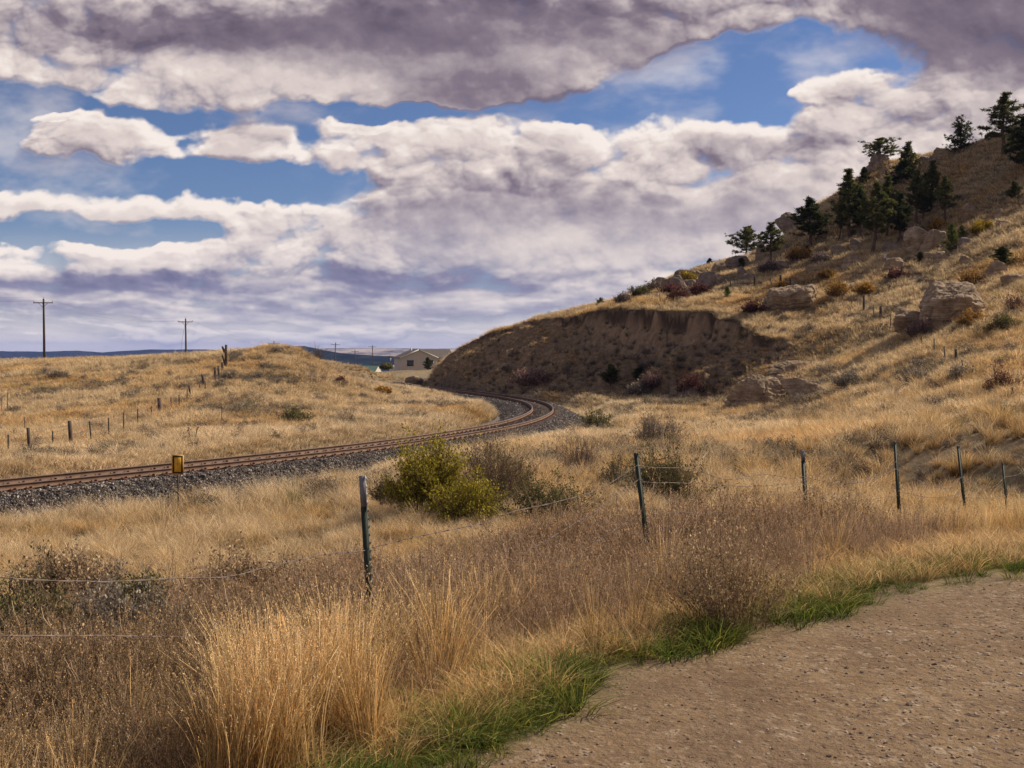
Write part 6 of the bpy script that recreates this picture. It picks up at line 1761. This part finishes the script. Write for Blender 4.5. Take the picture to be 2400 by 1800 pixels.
def build_poles():
    arms = []
    for i, (px, yt, D, lab, aw) in enumerate(PX):
        t = at(px, yt, D); g = hz(t.x, t.y)
        e = empty('utility_pole', (t.x, t.y, g - 0.5)); tag(e, lab, 'utility pole')
        h = t.z - g + 0.5
        link('pole', mesh_from('pole', [tube([(0, 0, 0), (0.01, 0, h * 0.5), (0, 0, h)], [0.17, 0.15, 0.115], 10, cap=True)], pole_m, True), e)
        w = aw / FPX * D / 2; z = h - 0.55
        link('crossarm', mesh_from('crossarm', [box(-w, w, -0.21, -0.12, z - 0.06, z + 0.06)], pole_m), e)
        for s in (-1, 1):
            link('brace', mesh_from('brace', [tube([(s * w * 0.45, -0.165, z - 0.062), (s * 0.02, -0.14, z - 0.62)], 0.025, 4)], pole_m), e)
        for x in (-w * 0.95, w * 0.95, 0.0):
            zz = z + 0.06 if x else h
            yy = -0.165 if x else 0.0
            link('insulator', mesh_from('insulator', [tube([(x, yy, zz), (x, yy, zz + 0.1), (x, yy, zz + 0.12), (x, yy, zz + 0.2)], [0.02, 0.02, 0.06, 0.045], 8, cap=True)], glass_m, True), e)
        if i == 6:
            link('transformer', mesh_from('transformer', [tube([(0.35, -0.2, z - 1.6), (0.35, -0.2, z - 1.2), (0.35, -0.2, z - 0.5)], [0.26, 0.28, 0.28], 12, cap=True)], grey_m, True), e)
        if i == 1:
            link('guy_wire', mesh_from('guy_wire', [tube([(-0.1, 0, z - 0.4), (-0.7, 0, z - 3.4), (-1.3, 0, 0.2)], 0.02, 4)], wire_m), e)
        if i == 3: e.rotation_euler = (0, 0.05, 0)
        arms.append([Vector((t.x + x, t.y - 0.165, g - 0.5 + (z + 0.26 if x else h + 0.2))) for x in (-w * 0.95, 0.0, w * 0.95)])
    p0 = [a + Vector((-42, -60, 0.6)) for a in arms[0]]
    line = [p0] + arms[:4]
    for k in range(3):
        ps = []
        for a, b in zip(line[:-1], line[1:]):
            t = np.linspace(0, 1, 24)[:, None]
            P = np.array(a[k]) * (1 - t) + np.array(b[k]) * t
            P[:, 2] -= 4 * (t * (1 - t))[:, 0] * 1.1
            ps.append(tube(P, 0.009, 3))
        o = link('overhead_wire', mesh_from('overhead_wire', ps, wire_m))
        tag(o, 'thin overhead wire strung between the utility poles across the field', 'overhead wire', 'overhead wires of the pole line')
build_poles()

# ------------------------------------------------------------------ houses
def siding(name, c, sc=6.0):
    m, N = mat_new(name)
    tc = N.n('ShaderNodeTexCoord').outputs['Object']
    wv = N.n('ShaderNodeTexWave', bands_direction='Z'); N.put(wv.inputs[0], tc); wv.inputs['Scale'].default_value = 2.2
    n = N.noise(tc, 1.2, 4)
    col = N.mix(N.m('MULTIPLY', N.rng(wv.outputs[0], 0.85, 1.0), 0.3), c, tuple(q * 0.5 for q in c))
    col = N.mix(N.rng(n, 0.4, 0.7, 0, 0.2), col, tuple(q * 0.7 for q in c))
    surf(N, col, 0.85)
    return m
def build_houses():
    D = 262.0; s = D / FPX
    wall_m = siding('beige_siding', (0.52, 0.45, 0.37)); roof_m = noisy_mat('shingle_roof', [(0.10, 0.085, 0.075), (0.17, 0.145, 0.13)], 3, 0.95, 0.3, 0.02, stretch=(1, 1, 4))
    trim = noisy_mat('white_trim', [(0.6, 0.57, 0.52), (0.7, 0.67, 0.62)], 4, 0.7); glass = noisy_mat('dark_window', [(0.02, 0.022, 0.028), (0.05, 0.05, 0.06)], 0.6, 0.12, 0.0, spec=0.7)
    base = at(982, 860, D)
    e = empty('beige_house', base, math.radians(16)); tag(e, 'beige house with brown shingle gables beyond the end of the bank', 'house')
    hw = 4.4; eave = 2.2; rz = 4.1; L = 9.0; ov = 0.35
    # front wing: gable towards the road; main wing: ridge running to the right
    def prism(x0, x1, y0, y1, ze, zr, axis):
        if axis == 'y':
            xm = (x0 + x1) / 2
            V = np.array([(x0, y0, -1), (x1, y0, -1), (x1, y0, ze), (xm, y0, zr), (x0, y0, ze), (x0, y1, -1), (x1, y1, -1), (x1, y1, ze), (xm, y1, zr), (x0, y1, ze)])
        else:
            ym = (y0 + y1) / 2
            V = np.array([(x0, y0, -1), (x0, y1, -1), (x0, y1, ze), (x0, ym, zr), (x0, y0, ze), (x1, y0, -1), (x1, y1, -1), (x1, y1, ze), (x1, ym, zr), (x1, y0, ze)])
        F = [(0, 1, 2, 3, 4), (9, 8, 7, 6, 5), (0, 4, 9, 5), (1, 6, 7, 2), (4, 3, 8, 9), (3, 2, 7, 8), (0, 5, 6, 1)]
        return V, F
    def add(nm, V, F, mat, parent): return link(nm, np_mesh(nm, V, F=F, mat=mat, smooth=False), parent)
    V, F = prism(-hw, hw, 0, L, eave, rz, 'y'); add('wall', V, F, wall_m, e)
    V, F = prism(hw + 0.02, hw + 4.2, 2.2, 10.0, eave, rz - 0.02, 'x'); add('wall', V, F, wall_m, e)
    def roof(x0, x1, y0, y1, ze, zr, axis, th=0.16):
        V, F = [], []
        if axis == 'y': xm = (x0 + x1) / 2; prof = [(x0, ze), (xm, zr), (x1, ze)]; pts = lambda q: [(q[0], y0, q[1]), (q[0], y1, q[1])]
        else: ym = (y0 + y1) / 2; prof = [(y0, ze), (ym, zr), (y1, ze)]; pts = lambda q: [(x0, q[0], q[1]), (x1, q[0], q[1])]
        for q in prof: V += pts(q)
        for q in prof: V += [(a, b, c + th) for a, b, c in pts(q)]
        F = [(0, 1, 3, 2), (2, 3, 5, 4), (6, 8, 9, 7), (8, 10, 11, 9), (0, 6, 7, 1), (4, 5, 11, 10), (0, 2, 8, 6), (2, 4, 10, 8), (1, 7, 9, 3), (3, 9, 11, 5)]
        return np.array(V, float), F
    k = (rz - eave) / hw
    V, F = roof(-hw - ov, hw + ov, -ov, L + ov, eave - k * ov + 0.03, rz + 0.03, 'y'); rf = add('roof', V, F, roof_m, e)
    k2 = (rz - eave) / 3.9
    V, F = roof(0.5, hw + 4.2 + ov, 2.2 - ov, 10 + ov, eave - k2 * ov + 0.012, rz + 0.012, 'x'); add('roof', V, F, roof_m, e)
    link('chimney', mesh_from('chimney', [box(-1.3, -0.9, 4, 4.4, rz - 1.0, rz + 0.45)], trim), rf)
    for sx in (-1, 1):
        a = math.atan2(rz - eave, hw) * sx
        o = link('gable_trim', mesh_from('gable_trim', [box(-2.5, 2.5, -ov - 0.06, -ov - 0.01, -0.12, 0.12)], trim), e)
        o.location = (sx * (hw + ov) / 2, 0, (rz + eave) / 2 - 0.02); o.rotation_euler = (0, a, 0)
    for sx in (-1, 1):
        a = math.atan2(rz - eave, 3.9) * sx
        o = link('gable_trim', mesh_from('gable_trim', [box(0.01, 0.07, -2.3, 2.3, -0.13, 0.13)], trim), e)
        o.location = (hw + 4.2 + ov, 6.1 + sx * 2.1, (rz + eave) / 2); o.rotation_euler = (-a, 0, 0)
    for (x0, x1, z0, z1) in ((-3.0, -1.2, 0.1, 1.7), (0.75, 1.0, 0.4, 1.7), (2.4, 3.6, 0.6, 1.7)):
        wn = link('window', mesh_from('window', [box(x0, x1, -0.06, -0.01, z0, z1)], trim), e)
        link('pane', mesh_from('pane', [box(x0 + 0.1, x1 - 0.1, -0.075, -0.062, z0 + 0.1, z1 - 0.1)], glass), wn)
    wn = link('window', mesh_from('window', [box(hw + 0.5, hw + 1.9, 2.13, 2.18, 0.3, 1.6)], trim), e)
    link('pane', mesh_from('pane', [box(hw + 0.6, hw + 1.8, 2.115, 2.128, 0.4, 1.5)], glass), wn)
    # green-roofed house lower down
    D = 300.0
    b = at(836, 880, D)
    e = empty('green_roofed_house', b, math.radians(-4)); tag(e, 'low house with a long green roof in the hollow behind the flat', 'house')
    s = D / FPX
    V, F = prism(-60 * s, 44 * s, 0, 9, 0.9, 2.4, 'x'); add('wall', V, F, wall_m, e)
    gr = noisy_mat('green_metal_roof', [(0.06, 0.115, 0.085), (0.085, 0.15, 0.11)], 1.5, 0.7, 0.1, 0.01)
    V, F = roof(-62 * s, 44 * s, -0.4, 9.4, 0.85, 2.45, 'x'); rf = add('roof', V, F, gr, e)
    link('vent_pipe', mesh_from('vent_pipe', [tube([(-23 * s, 2.0, 1.4), (-23 * s, 2.0, 2.2), (-23 * s, 2.0, 2.7)], 0.11, 8, cap=True)], trim), rf)
    # pale shed beside the beige house
    b = at(927, 866, 275)
    e = empty('garden_shed', b, 0.1); tag(e, 'small pale shed left of the beige house', 'shed')
    V, F = prism(-1.6, 1.6, 0, 2.4, 0.55, 1.0, 'x'); add('wall', V, F, trim, e)
    V, F = roof(-1.8, 1.8, -0.2, 2.6, 0.52, 1.03, 'x', 0.08); add('roof', V, F, grey_m, e)
build_houses()
